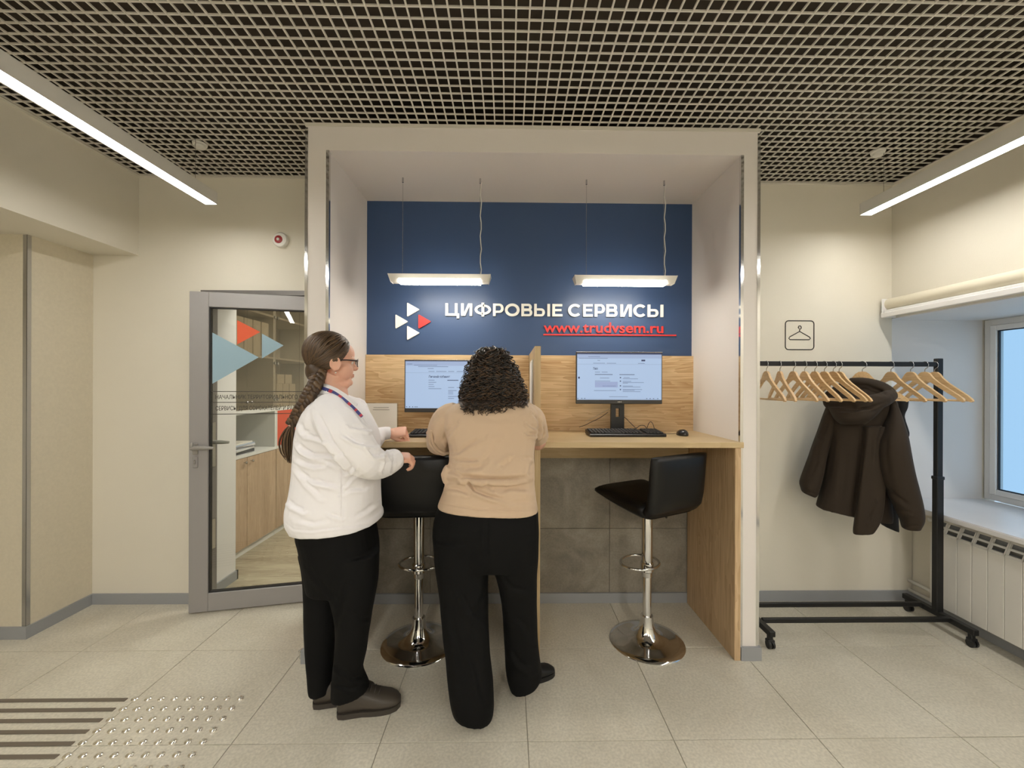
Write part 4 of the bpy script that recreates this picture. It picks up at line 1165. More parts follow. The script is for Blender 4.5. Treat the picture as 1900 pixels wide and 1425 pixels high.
def seg_dist(P, poly):
    """P Nx2, poly list of 2D points -> distance and side sign"""
    best = np.full(len(P), 1e9); sgn = np.zeros(len(P))
    for a, b in zip(poly[:-1], poly[1:]):
        a = np.array(a, float); b = np.array(b, float); d = b - a; L = (d @ d) or 1e-9
        t = np.clip(((P - a) @ d) / L, 0, 1); c = a + t[:, None] * d
        v = P - c; D = np.hypot(v[:, 0], v[:, 1]); m = D < best
        best[m] = D[m]; sgn[m] = np.sign(d[0] * v[m, 1] - d[1] * v[m, 0])
    return best, sgn
def taper_w(P, poly):
    a = np.array(poly[0], float); b = np.array(poly[-1], float)
    L = np.hypot(*(b - a)); da = np.hypot(*(P - a).T); db = np.hypot(*(P - b).T)
    return np.clip(np.minimum(da, db) / (0.25 * L + 1e-6), 0.15, 1)

def wav(co, f, seed):
    rs = np.random.RandomState(seed); o = np.zeros(len(co))
    w = np.stack([np.sin(co @ rs.normal(0, f * .6, 3) + rs.rand() * 6) for _ in range(3)], 1) * 0.8
    for k in range(6):
        o += np.sin(co @ rs.normal(0, f, 3) + w @ rs.normal(0, 1, 3) + rs.rand() * 6)
    return o / 6

def fuse(name, q, voxel, m, parent, smooth=4, creases=(), noise_amp=0.0, noise_f=30, seed=1, creng=None, post=None, facing=True, adapt=0.0):
    me = bpy.data.meshes.new('tmp'); me.from_pydata([tuple(v) for v in q.v], [], q.f)
    bm = bmesh.new(); bm.from_mesh(me); bmesh.ops.recalc_face_normals(bm, faces=bm.faces); bm.to_mesh(me); bm.free()
    ob = bpy.data.objects.new('tmp', me); COL.objects.link(ob)
    r = ob.modifiers.new('r', 'REMESH'); r.mode = 'VOXEL'; r.voxel_size = voxel; r.adaptivity = adapt
    if smooth:
        s = ob.modifiers.new('s', 'SMOOTH'); s.factor = 0.5; s.iterations = smooth
    dg = bpy.context.evaluated_depsgraph_get()
    out = bpy.data.meshes.new_from_object(ob.evaluated_get(dg)); bpy.data.objects.remove(ob)
    co = mcoords(out).astype(float)
    no = np.empty(len(co) * 3, dtype=np.float32); out.vertex_normals.foreach_get('vector', no); no = no.reshape(-1, 3).astype(float)
    d = np.zeros(len(co))
    if noise_amp: d += wav(co, noise_f, seed) * noise_amp
    if len(creases):
        P = proj(co)
        tocam = np.array([0, 0, CAMH]) - co; tocam /= np.linalg.norm(tocam, axis=1)[:, None]
        fw = np.clip((no * tocam).sum(1) * 3, 0, 1) if facing else np.ones(len(co))
        for c in creases:
            poly, amp, w = c[0], c[1], c[2]; side = c[3] if len(c) > 3 else 1
            D, s = seg_dist(P, poly); tw = taper_w(P, poly)
            d += fw * tw * (-amp * np.exp(-(D / w) ** 2) + 0.7 * amp * np.exp(-((D * s * side - 1.9 * w) / (1.2 * w)) ** 2))
    co = co + no * d[:, None]
    if post is not None: co = post(co, no)
    setco(out, co)
    out.materials.clear()
    for mm in (m if isinstance(m, (list, tuple)) else [m]): out.materials.append(mm)
    out.polygons.foreach_set('use_smooth', [True] * len(out.polygons))
    out.name = name
    return link_mesh(name, out, parent)

def zl(pts, x0, y0, s): return [(x0 + a / s, y0 + b / s) for a, b in pts]

SKIN = mat('skin', (226, 176, 152), 0.5, sss=0.15, bump=0.1, bscale=300, var=0.04, vscale=20)
LIP = mat('lips', (204, 138, 122), 0.45)
HAIRB = mat('hair_brown', (72, 54, 36), 0.42, spec=0.5, var=0.25, vscale=14)
HAIRB2 = mat('hair_brown_light', (96, 74, 50), 0.42, spec=0.5)
HAIRC = mat('hair_curly_dark', (31, 23, 16), 0.38, spec=0.5, var=0.2, vscale=20)
HAIRC2 = mat('hair_curly_light', (74, 54, 36), 0.38, spec=0.5)
SHIRT = mat('white_shirt_jersey', (240, 238, 240), 0.75, bump=0.12, bscale=900, sheen=0.1)
SWEAT = mat('beige_sweater', (200, 175, 148), 0.8, bump=0.15, bscale=900, sheen=0.1)
TROU = mat('black_trousers', (9, 9, 9), 0.8, bump=0.15, bscale=700, spec=0.2)
SHOE = mat('brown_grey_shoe', (72, 65, 57), 0.55, bump=0.15, bscale=300)
SOLE = mat('shoe_sole', (60, 54, 48), 0.6)
BSHOE = mat('black_shoe', (18, 17, 17), 0.5)
EYEW = mat('eye_white', (232, 228, 222), 0.2); IRIS = mat('eye_iris', (70, 60, 48), 0.2)

from mathutils.bvhtree import BVHTree
def surf(obj):
    off = wloc(obj); me = obj.data
    vs = [v.co + off for v in me.vertices]
    t = BVHTree.FromPolygons(vs, [tuple(f.vertices) for f in me.polygons])
    def f(px, py, lift=.003, Yd=1.8):
        d = ray(px, py).normalized(); h = t.ray_cast(CP, d)
        if h[0] is None: return atY(px, py, Yd)
        return h[0] - d * lift
    return f
# ---------------------------------------------------------------- hand: x along fingers, y to the thumb side, z back of the hand
def hand(q, M, s=1.0, curl=(35, 45, 30), side=1, spread=4, thumb=(.62, .35, -.25)):
    def A(p): return M @ Vector((p[0] * s, p[1] * s * side, p[2] * s))
    secs = []
    for x, w, t, y in ((-.03, .027, .020, 0), (0, .028, .020, 0), (.025, .036, .018, .002), (.055, .041, .016, 0), (.085, .039, .0135, -.001), (.092, .034, .010, -.001)):
        c = A((x, y, 0)); secs.append((c, A((x, y + w, 0)) - c, A((x, y, t)) - c))
    loft(q, secs, 20, 2.4)
    L = [(.040, .027, .022), (.045, .030, .023), (.041, .028, .022), (.032, .021, .019)]
    ys = [.029, .010, -.009, -.027]
    for f in range(4):
        a = 0; p = Vector((.078, ys[f], 0.0)); ang = radians(spread * (1.2 - f)); pts = [A(p)]; R = [.0098 * s]
        for j in range(3):
            a -= radians(curl[j] * (1 + .06 * f)); l = L[f][j] * (1.0 if j else 1.0)
            for h in (0.5, 1.0):
                pts.append(A(p + Vector((cos(a) * cos(ang), sin(ang) * cos(a), sin(a))) * l * h)); R.append((.0094 - .0007 * j - (.0004 if h == 1 else 0)) * s)
            p = p + Vector((cos(a) * cos(ang), sin(ang) * cos(a), sin(a))) * l
        R[-1] *= .75
        q.tube(pts, R, 10)
        ell(q, (0, 0, 0), (R[-1],) * 3, Matrix.Translation(pts[-1]), 8, 6)
    p = Vector((.015, .020, -.006)); d = Vector(thumb).normalized()
    t1 = p + d * .045; d2 = (d + Vector((.5, -.25, -.05))).normalized(); t2 = t1 + d2 * .032; t3 = t2 + (d2 + Vector((.35, -.25, -.1))).normalized() * .026
    q.tube([A(p), A((p + t1) / 2), A(t1), A((t1 + t2) / 2), A(t2), A(t3)], [.016 * s, .0135 * s, .0115 * s, .0105 * s, .0098 * s, .0072 * s], 10)
    ell(q, (0, 0, 0), (.0072 * s,) * 3, Matrix.Translation(A(t3)), 8, 6)

def head_geo(q, M, s=1.0, full=1.0):
    E = lambda c, r: ell(q, c, r, M, 24, 14)
    E((-.014, 0, .036), (.097, .076, .090)); E((.030, 0, -.015), (.060, .062, .085)); E((.045, 0, .035), (.050, .060, .055))
    E((.044, 0, -.082), (.040, .042, .034)); E((.026, 0, -.070), (.050, .056, .042))
    for y in (-1, 1):
        E((.040, y * .032 * full, -.042), (.042, .036 * full, .040)); E((.060, y * .033, .012), (.030, .026, .014))
        E((-.006, y * .077, -.018), (.017, .008, .028))
    E((.086, 0, -.004), (.014, .010, .028)); E((.098, 0, -.024), (.018, .014, .014)); E((.090, .011, -.029), (.011, .009, .009)); E((.090, -.011, -.029), (.011, .009, .009))
    E((.080, 0, -.056), (.016, .023, .007)); E((.079, 0, -.065), (.016, .020, .008)); E((.074, 0, -.092), (.018, .022, .016))
    for y in (-1, 1):   # ear helix
        pts = [M @ Vector((-.006 + .019 * cos(a), y * .083, -.013 + .029 * sin(a))) for a in [radians(d) for d in range(-60, 240, 20)]]
        q.tube(pts, .0052, 8)

def face_extras(M, parent, iris_up=0):
    for y in (-1, 1):
        e = MB(); ell(e, (.072, y * .032, .000), (.0125, .0135, .0125), M, 16, 10); eo = e.build('eye', EYEW, parent, smooth=True)
        e = MB(); ell(e, (.0815, y * .032, .000), (.004, .0055, .0055), M, 12, 8); e.build('iris', IRIS, eo, smooth=True)
        e = MB(); e.tube([M @ Vector((.086 - .3 * (t - .0) ** 2 * 40 * .12 - .012 * t / .03, y * (.014 + t), .022 + .006 * sin(pi * t / .04))) for t in (0, .01, .02, .03, .038)], [.002, .003, .003, .0025, .0012], 6)
        e.build('eyebrow', HAIRB, parent, smooth=True)
    e = MB(); e.tube([M @ Vector((.093 - abs(t) ** 2 * 14, t, -.0565)) for t in (-.022, -.012, 0, .012, .022)], [.001, .0035, .004, .0035, .001], 8)
    e.tube([M @ Vector((.092 - abs(t) ** 2 * 14, t, -.0635)) for t in (-.019, -.010, 0, .010, .019)], [.001, .004, .0048, .004, .001], 8)
    e.build('lips', LIP, parent, smooth=True)

# ================================================================ WOMAN IN THE WHITE SHIRT
Y1 = 1.86
w1 = empty('person', (atZ(640, 1330, 0).x, Y1, 0), 'woman in a white shirt and black trousers with a long brown braid and glasses', 'person')
hc = atY(616, 671, Y1)
HM = Matrix.Translation(hc) @ Matrix.Rotation(radians(36), 4, 'Z') @ Matrix.Rotation(radians(1), 4, 'Y')
q = MB()
head_geo(q, HM, 1, 1.12)
limb3(q, [(*(HM @ Vector((-.005, 0, -.06))), .060), (*(HM @ Vector((-.02, 0, -.11))), .060), (*atY(617, 728, Y1), .064), (*atY(612, 752, Y1), .085)], 3, 24)
# soft chin
ell(q, (.030, 0, -.100), (.050, .050, .028), HM)
# torso inside clothes
pxloft(q, [(590, 740, 655, 740, Y1, Y1, .11), (570, 765, 676, 765, Y1, Y1, .17), (560, 800, 688, 800, Y1, Y1, .16), (556, 860, 692, 860, Y1, Y1, .15), (556, 930, 688, 930, Y1, Y1, .14), (562, 985, 682, 985, Y1, Y1, .13), (575, 1030, 680, 1030, Y1, Y1, .11)], 2)
# arms (near right arm, far left arm)
limb(q, [(618, 772, 1.71, .060), (645, 812, 1.64, .052), (677, 850, 1.65, .042), (706, 853, 1.74, .038), (733, 851, 1.83, .027), (739, 849, 1.85, .025)], 3)
limb(q, [(650, 768, 2.02, .060), (672, 800, 2.10, .050), (690, 818, 2.15, .042), (708, 806, 2.19, .030), (724, 804, 2.215, .026), (730, 803, 2.22, .025)], 3)
def frame_to(p, x, z):
    x = Vector(x).normalized(); z = Vector(z); z = (z - x * z.dot(x)).normalized(); y = z.cross(x)
    return Matrix(((x.x, y.x, z.x, p.x), (x.y, y.y, z.y, p.y), (x.z, y.z, z.z, p.z), (0, 0, 0, 1)))
# left hand resting on the desk edge, loosely closed
hand(q, frame_to(atY(722, 804, 2.215), (1, .10, .10), (-.10, -.55, .8)), .98, (62, 62, 38), -1, 3, (.75, .40, -.35))
# right hand, half closed in front of the desk
hand(q, frame_to(atY(726, 850, 1.85), (1, .35, -.02), (-.05, -.45, .95)), .92, (40, 55, 35), 1, 3, (.7, .5, -.3))
# legs and feet
limb(q, [(640, 1010, 1.83, .070), (648, 1080, 1.81, .065), (655, 1150, 1.80, .055), (650, 1220, 1.82, .045), (648, 1275, 1.84, .034)], 3)
limb(q, [(604, 1010, 1.93, .070), (600, 1080, 1.93, .06), (595, 1150, 1.92, .055), (595, 1220, 1.925, .040), (596, 1265, 1.93, .032)], 3)
h1 = atZ(618, 1340, 0) + Vector((0, .05, 0)); t1 = atZ(738, 1322, 0) + Vector((0.0, .05, 0))
h2 = atZ(573, 1321, 0) + Vector((0, .05, 0)); t2 = h2 + (t1 - h1)
for hh, tt in ((h1, t1), (h2, t2)):
    c = hh + (tt - hh) * .45 + Vector((0, 0, .038)); a = atan2((tt - hh).y, (tt - hh).x)
    ell(q, (0, 0, 0), (.09, .026, .016), Matrix.Translation(c) @ Matrix.Rotation(a, 4, 'Z'))
    e = hh + (tt - hh) * .24
    q.tube([e + Vector((-.005, .03, .11)), e + Vector((0, 0, .03))], [.030, .028], 14)
body1 = fuse('body', q, .0038, [SKIN], w1, 3)
face_extras(HM, w1)
# glasses
GL = mat('glasses_frame', (44, 26, 24), 0.3); LENS = glass('lens', (240, 244, 242), 1.0)
q = MB()
for y in (-1, 1):
    pts = [HM @ Vector((.104 - .010 * abs(cos(a)) * (1 if cos(a) * y > 0 else 0), y * .033 + .026 * cos(a), -.002 + .018 * sin(a))) for a in [2 * pi * k / 20 for k in range(20)]]
    q.tube(pts, .0014, 6, closed=True)
    q.tube([HM @ Vector(v) for v in ((.094, y * .060, .006), (.088, y * .070, .006), (.04, y * .079, .006), (.0, y * .081, .004), (-.015, y * .080, -.004))], [.004, .004, .003, .0028, .002], 8)
q.tube([HM @ Vector(v) for v in ((.104, -.008, .004), (.107, 0, .007), (.104, .008, .004))], .0014, 6)
gl = q.build('glasses', GL, w1, smooth=True)
for y in (-1, 1):
    pts = [HM @ Vector((.103 - .010 * abs(cos(a)) * (1 if cos(a) * y > 0 else 0), y * .033 + .0255 * cos(a), -.002 + .0175 * sin(a))) for a in [2 * pi * k / 20 for k in range(20)]]
    MB().add(pts + [p + HM.to_3x3() @ Vector((.0012, 0, 0)) for p in pts], [list(range(20)), list(range(39, 19, -1))] + [[i, (i + 1) % 20, (i + 1) % 20 + 20, i + 20] for i in range(20)]).build('lens', LENS, gl)
MB(HM).lathe([(.001, -.003), (.0035, -.001), (.0035, .002), (.001, .004)], (-.004, -.086, -.052), 10).build('earring', mat('pearl', (240, 232, 220), .2), w1, smooth=True)

# hair: cap of combed strands gathered at the nape
def hair_surface(d):
    d = d.normalized()
    return HM @ Vector((-.016 + d.x * .105, d.y * .086, .034 + d.z * .098))
q = MB()
ell(q, (-.020, 0, .035), (.097, .083, .093), HM, 32, 18)
ell(q, (-.070, -.010, -.045), (.040, .050, .050), HM, 20, 12)
cap = fuse('hair', q, .004, [HAIRB, HAIRB2], w1, 3)
# trim the cap in front of the hairline
me = cap.data; bm = bmesh.new(); bm.from_mesh(me)
IM = HM.inverted(); off = wloc(cap)
kill = []
for v in bm.verts:
    p = IM @ (v.co + off)
    front = p.x - (.050 + .35 * (p.z - .06))           # forehead line
    ear = p.z < -.005 and p.x > -.030 and abs(p.y) > .02
    side = p.x > .045 - 0.55 * max(0, .03 - p.z)
    if (p.z > .045 and p.x > .062) or (p.z <= .045 and (p.x > .018 + .98 * (p.z - .0))) or ear: kill.append(v)
bmesh.ops.delete(bm, geom=kill, context='VERTS')
bm.to_mesh(me); bm.free()
nape = Vector((-.78, -.30, -.80)).normalized()
q = MB(); rs = np.random.RandomState(5)
starts = []
for k in range(230):
    y = -1 if rs.rand() < .72 else 1
    t = rs.rand()
    if t < .5:      # front hairline, from the parting down to the temple
        z = rs.uniform(.05, .98); a = Vector(((.74 if y < 0 else .45) - .35 * max(0, .45 - z), y * (.10 + .75 * (1 - z)), z))
    elif t < .8: a = Vector((rs.uniform(-.6, .75), y * rs.uniform(.02, .12), 1))
    else: a = Vector((rs.uniform(-.05, .35), y * 1.0, rs.uniform(-.25, .2)))
    starts.append(a.normalized())
for si, a in enumerate(starts):
    e = (nape + Vector((rs.normal(0, .10), rs.normal(0, .12), rs.normal(0, .10)))).normalized()
    n = 16; pts = []; rad = []
    lift = rs.uniform(.992, 1.022)
    sag = Vector((0, 0, .0))
    om = a.angle(e)
    for k in range(n + 1):
        t = k / n; d = (a * sin((1 - t) * om) + e * sin(t * om)) / max(sin(om), 1e-3)
        d = d + Vector((0, 0, .10 * sin(pi * t)))
        p = hair_surface(d); c = HM @ Vector((-.016, 0, .034)); p = c + (p - c) * (lift - .01 + .015 * sin(pi * min(1, t * 1.3)))
        pts.append(p); rad.append(.0030 * (0.35 + .65 * sin(pi * (.12 + .80 * t))))
    q.cur = 1 if rs.rand() < .3 else 0
    q.tube(pts, rad, 5)
q.build('hair_strands', [HAIRB, HAIRB2], cap, smooth=True)
# braid
path = [(592, 688, 1.80), (586, 710, 1.76), (575, 731, 1.735), (563, 751, 1.735), (552, 769, 1.745), (541, 786, 1.76)]
Sp = smooth_secs([(*p, 0) for p in path], 10); C_ = [atY(*s[:3]) for s in Sp]
q = MB(); turns = 5.2
for s_ in range(3):
    pts = []; rad = []
    for i in range(len(C_)):
        for sub in (0,):
            t = i / (len(C_) - 1); tn = (C_[min(i + 1, len(C_) - 1)] - C_[max(i - 1, 0)]).normalized()
            side = tn.cross(Vector((0, -1, 0))).normalized(); dep = side.cross(tn).normalized()
            ph = 2 * pi * turns * t + s_ * 2 * pi / 3
            w = .021 * (1 - .35 * t)
            pts.append(C_[i] + side * (w * sin(ph)) + dep * (.011 * sin(2 * ph))); rad.append(.0155 * (1 - .30 * t))
    q.cur = 1 if s_ == 1 else 0
    q.tube(pts, rad, 10)
q.cur = 0
q.tube(C_, [.016 * (1 - .25 * i / len(C_)) for i in range(len(C_))], 10)
br = q.build('braid', [HAIRB, HAIRB2], cap, smooth=True)
tp = C_[-1]
MB().tube([tp + Vector((.002, 0, .008)), tp + Vector((0, 0, 0)), tp - Vector((.004, 0, .010))], [.0115, .013, .0115], 14).build('hair_tie', mat('hair_tie_pink', (214, 178, 168), .6), br, smooth=True)
q = MB(); rs = np.random.RandomState(8)
for k in range(46):
    ox, oy = float(np.clip(rs.normal(0, .007), -.011, .011)), rs.normal(0, .007)
    P = [tp + Vector((ox * .3, oy * .3, -.008)), atY(536 + ox * 550, 800, 1.765) + Vector((0, oy, 0)), atY(532 + ox * 950, 820, 1.77) + Vector((0, oy * 1.2, 0)), atY(533 + ox * 800, 840, 1.775) + Vector((0, oy, 0)), atY(536 + ox * 350, 852 + rs.uniform(-6, 8), 1.785) + Vector((0, oy * .6, 0))]
    S = smooth_secs([(*p, 0) for p in P], 4)
    q.cur = 1 if rs.rand() < .4 else 0
    q.tube([Vector(s[:3]) for s in S], [.004 * (1 - .75 * (i / len(S)) ** 2) for i in range(len(S))], 5)
q.build('braid_tail', [HAIRB, HAIRB2], cap, smooth=True)

# shirt
q = MB()
def R_(y, xl, xr, th, yl=None, yr=None): return (xl, yl or y, xr, yr or y, Y1, Y1, th)
pxloft(q, [R_(717, 597, 634, .060, 714, 726), R_(728, 588, 646, .080, 724, 734), R_(740, 577, 660, .125), R_(755, 566, 676, .17), R_(775, 555, 690, .19), R_(800, 547, 702, .19), R_(825, 543, 706, .185), R_(850, 541, 706, .18), R_(885, 539, 707, .185), R_(920, 533, 707, .195),
           (*R_(945, 527, 708, .205), .5), (*R_(965, 526, 709, .21), .5), (*R_(982, 528, 711, .212, 981, 970), .6), (*R_(990, 533, 712, .210, 990, 979), .62), (*R_(990, 534, 712, .208, 993, 982), .62)], 3, 2.4)
# sleeves
limb(q, [(612, 758, 1.76, .075), (622, 775, 1.70, .088), (638, 800, 1.65, .088), (656, 828, 1.635, .083), (678, 852, 1.655, .075), (700, 862, 1.72, .062), (718, 860, 1.78, .052), (729, 854, 1.81, .049), (736, 851, 1.83, .044)], 3)
limb(q, [(648, 762, 1.98, .085), (668, 795, 2.08, .075), (690, 815, 2.14, .060), (706, 806, 2.185, .038), (716, 804, 2.205, .035), (724, 803.5, 2.215, .0325)], 3)
z4 = lambda *p: zl(p, 510, 690, 4.596)
cre = [(z4((360, 330), (400, 440), (470, 590), (560, 710), (640, 820), (740, 890)), .010, 3.2, 1),
       (z4((270, 540), (340, 552), (420, 580)), .006, 2.6), (z4((195, 600), (250, 670), (330, 705), (430, 712), (560, 706)), .0075, 2.8),
       (z4((190, 735), (250, 775), (340, 800), (420, 790)), .006, 2.6), (z4((340, 730), (420, 745), (530, 800)), .004, 2.4), (z4((190, 820), (250, 880), (330, 930), (470, 960), (570, 985)), .006, 3.0),
       (z4((210, 840), (280, 950), (400, 1065)), .005, 3.0), (z4((110, 1090), (160, 1140), (250, 1180)), .006, 3.0), (z4((330, 900), (420, 945), (540, 950)), .004, 2.6),
       (z4((590, 530), (680, 590), (760, 615), (860, 625)), .0075, 2.6), (z4((645, 460), (720, 475), (800, 490)), .005, 2.4), (z4((580, 270), (680, 320), (760, 430), (800, 480)), .004, 3.0),
       (z4((790, 640), (850, 710), (905, 705), (925, 670)), .007, 2.6), (z4((925, 700), (960, 770), (930, 850)), .006, 2.4), (z4((970, 700), (1010, 770), (1000, 850)), .005, 2.2), (z4((1010, 690), (1022, 760), (1016, 840)), .004, 1.5),
       (z4((570, 740), (572, 900), (572, 1320)), .0025, 1.2), (z4((600, 860), (660, 830)), .005, 2.6), (z4((580, 1030), (640, 1000), (760, 990)), .004, 2.6), (z4((600, 960), (650, 900), (690, 870)), .004, 2.4),
       (z4((480, 1210), (560, 1240)), .003, 2.6), (z4((660, 1240), (780, 1180), (860, 1110)), .003, 3), (z4((180, 1250), (330, 1290), (450, 1260)), .003, 3),
       (z4((95, 1290), (160, 1345), (300, 1358), (560, 1325), (800, 1310), (915, 1275)), .0025, 1.3), (z4((215, 420), (240, 500), (300, 520)), .004, 3), (z4((230, 640), (300, 700)), .004, 2.6)]
cre = [(c[0], c[1] * 1.8, c[2] * 1.2, *c[3:]) for c in cre]
shirt = fuse('shirt', q, .0042, SHIRT, w1, 3, cre, .0016, 26, 3)
# collar band
q = MB()
CF_ = [(590, 713, 1.84), (597, 712, 1.785), (609, 715, 1.755), (625, 722, 1.745), (641, 732, 1.755), (654, 742, 1.79), (662, 750, 1.835)]
a = [atY(x, y, Y) for x, y, Y in CF_]; b = [atY(x - 4, y + 17, Y - .022) for i, (x, y, Y) in enumerate(CF_)]
vs = []; 
for p, r_ in zip(a, b): vs += [p + Vector((0, .012, 0)), p + Vector((0, .004, .003)), (p + r_) / 2 + Vector((0, -.006, 0)), r_ + Vector((0, -.003, 0)), r_ + Vector((0, .006, 0)), (p + r_) / 2 + Vector((0, .006, 0))]
n = 6; fs = [[i * n + k, i * n + (k + 1) % n, (i + 1) * n + (k + 1) % n, (i + 1) * n + k] for i in range(len(a) - 1) for k in range(n)] + [list(range(n)), [(len(a) - 1) * n + k for k in range(n)]]
q.add(vs, fs); q.build('collar', SHIRT, shirt, smooth=True)
# lanyard ribbon
SF_a = surf(shirt); SF_b = surf([o for o in shirt.children if o.name.startswith('collar')][0])
def SF(x, y, lift):
    a = SF_a(x, y, lift, 9.0); b = SF_b(x, y, lift, 9.0)
    if a.y > 3 and b.y > 3: return atY(x, y, 1.83)
    return a if a.y < b.y else b
LB = mat('lanyard_blue', (52, 58, 120), .6); LR = mat('lanyard_red', (176, 48, 64), .6)
def ribbon_on(name, pts, wd, mats, parent):
    q = MB(); V = [SF(x, y, .006) for i, (x, y, Y) in enumerate(pts)]
    S = [Vector(s[:3]) for s in smooth_secs([(*v, 0) for v in V], 5)]
    vs = []; m = len(S)
    for i, p in enumerate(S):
        t = (S[min(i + 1, m - 1)] - S[max(i - 1, 0)]).normalized(); s_ = t.cross(Vector((.2, -1, .15))).normalized() * wd / 2
        vs += [p - s_, p + s_, p + s_ + Vector((0, .003, 0)), p - s_ + Vector((0, .003, 0))]
    for i in range(m - 1):
        q.mi += [(i // 2) % 3 == 1 and 1 or 0] * 4
        q.f += [[i * 4 + k, i * 4 + (k + 1) % 4, (i + 1) * 4 + (k + 1) % 4, (i + 1) * 4 + k] for k in range(4)]
    q.v = vs
    return q.build(name, mats, parent)
ribbon_on('lanyard', [(586, 716, 1.752), (600, 721, 1.725), (616, 727, 1.70), (630, 736, 1.70), (645, 748, 1.71), (656, 758, 1.735), (664, 766, 1.77), (671, 774, 1.80)], .014, [LB, LR], w1)

# trousers
q = MB()
pxloft(q, [R_(950, 560, 690, .165), R_(985, 546, 698, .175), R_(1010, 551, 702, .175), R_(1040, 557, 704, .17), R_(1075, 563, 702, .155), R_(1095, 566, 698, .14)], 2, 2.4)
def leg(rows, Y, th):
    return [(a, y, b, y2, Yc, Yc, t) for (y, a, b, t, Yc, y2) in rows]
NL = [(1030, 596, 704, .10, 1.80, 1030), (1070, 598, 704, .10, 1.80, 1070), (1100, 605, 700, .095, 1.80, 1100), (1140, 618, 692, .085, 1.80, 1140), (1180, 621, 686, .075, 1.80, 1180), (1220, 619, 680, .07, 1.81, 1220), (1250, 616, 674, .068, 1.82, 1248), (1275, 613, 680, .068, 1.83, 1266), (1297, 613, 686, .070, 1.84, 1281), (1304, 616, 686, .066, 1.84, 1284)]
FL = [(1030, 552, 650, .10, 1.94, 1030), (1070, 560, 640, .10, 1.93, 1070), (1110, 562, 636, .09, 1.93, 1110), (1150, 562, 632, .08, 1.92, 1150), (1200, 564, 626, .07, 1.92, 1200), (1250, 568, 622, .066, 1.92, 1250), (1280, 571, 620, .065, 1.92, 1278), (1288, 573, 620, .062, 1.92, 1284)]
pxloft(q, leg(NL, 0, 0), 2, 2.3); pxloft(q, leg(FL, 0, 0), 2, 2.3)
tcre = [([(640, 1090), (628, 1140), (622, 1180)], .006, 4), ([(572, 1050), (600, 1090), (630, 1120)], .004, 4), ([(650, 1130), (672, 1150), (690, 1145)], .004, 3), ([(630, 1240), (655, 1258), (676, 1252)], .006, 4), ([(620, 1270), (650, 1278), (680, 1268)], .005, 3)]
fuse('trousers', q, .0055, TROU, w1, 3, tcre, .002, 20, 5)
# shoes
def shoe(parent, heel, toe, w, h, m, ms, laces=True, name='shoe', cuffh=.075):
    d = (toe - heel); L = d.length; a = atan2(d.y, d.x); M = Matrix.Translation(heel) @ Matrix.Rotation(a, 4, 'Z')
    q = MB(M)
    S = [(.0, .45, .020, .058), (.03, .75, .012, .075), (.12, .86, .010, .080), (.25, .84, .010, .078), (.40, .84, .010, .074), (.55, .95, .010, .062), (.70, 1.0, .010, .050), (.84, .94, .012, .042), (.94, .72, .014, .034), (1.0, .30, .018, .026)]
    secs = []
    for t, ww, z0, z1 in S:
        z1 = z1 * h / .075
        secs.append((Vector((t * L, 0, (z0 + z1) / 2)), Vector((0, ww * w / 2, 0)), Vector((0, 0, (z1 - z0) / 2))))
    vs = []; n = 24
    for c, u, v in secs: vs += ring_pts(c, u, v, n, 2.5)
    fs = [[i * n + k, i * n + (k + 1) % n, (i + 1) * n + (k + 1) % n, (i + 1) * n + k] for i in range(len(secs) - 1) for k in range(n)] + [list(range(n - 1, -1, -1)), [(len(secs) - 1) * n + k for k in range(n)]]
    q.add(vs, fs)
    sh = q.build(name, m, parent, smooth=True)
    q = MB(M); out = []
    for t, ww, *_ in S: out.append((t * L, ww * w / 2 * 1.04))
    poly = [(x - .004 if i == 0 else x, y) for i, (x, y) in enumerate(out)] + [(x, -y) for x, y in out[::-1]]
    q.prism(poly, .022, 'Z', 0.0); q.build('sole', ms, sh, auto=60)
    if laces:
        q = MB(M)
        for k in range(4):
            x = L * (.44 + .07 * k); z = (.078 - .006 * k) * h / .075
            q.tube([(x, -.026, z - .012), (x + .005, -.012, z), (x + .005, .012, z), (x, .026, z - .012)], .0025, 6)
        q.build('laces', ms, sh, smooth=True)
    return sh
shoe(w1, h1, t1, .108, .108, SHOE, SOLE)
shoe(w1, h2, t2, .105, .104, SHOE, SOLE)

# ================================================================ WOMAN IN THE BEIGE SWEATER
Y2 = 1.98
w2 = empty('person', (atY(905, 1200, Y2).x, 1.92, 0), 'woman with dark curly hair in a beige sweater and wide black trousers', 'person')
hc2 = atY(913, 714, 2.04)
HM2 = Matrix.Translation(hc2) @ Matrix.Rotation(radians(92), 4, 'Z') @ Matrix.Rotation(radians(16), 4, 'Y')
q = MB()
head_geo(q, HM2)
limb3(q, [(*(HM2 @ Vector((-.01, 0, -.06))), .056), (*atY(911, 735, 2.0), .056), (*atY(910, 752, 1.98), .075)], 3, 20)
pxloft(q, [(870, 752, 950, 752, 1.98, 1.98, .07), (845, 775, 975, 775, 1.97, 1.97, .10), (842, 820, 982, 820, 1.95, 1.95, .11), (846, 870, 980, 870, 1.92, 1.92, .10), (832, 930, 984, 930, 1.89, 1.89, .12), (822, 980, 986, 980, 1.87, 1.87, .13), (825, 1030, 984, 1030, 1.87, 1.87, .12)], 2)
la, ra = atY(815, 828, 2.10), atY(998, 820, 2.12)
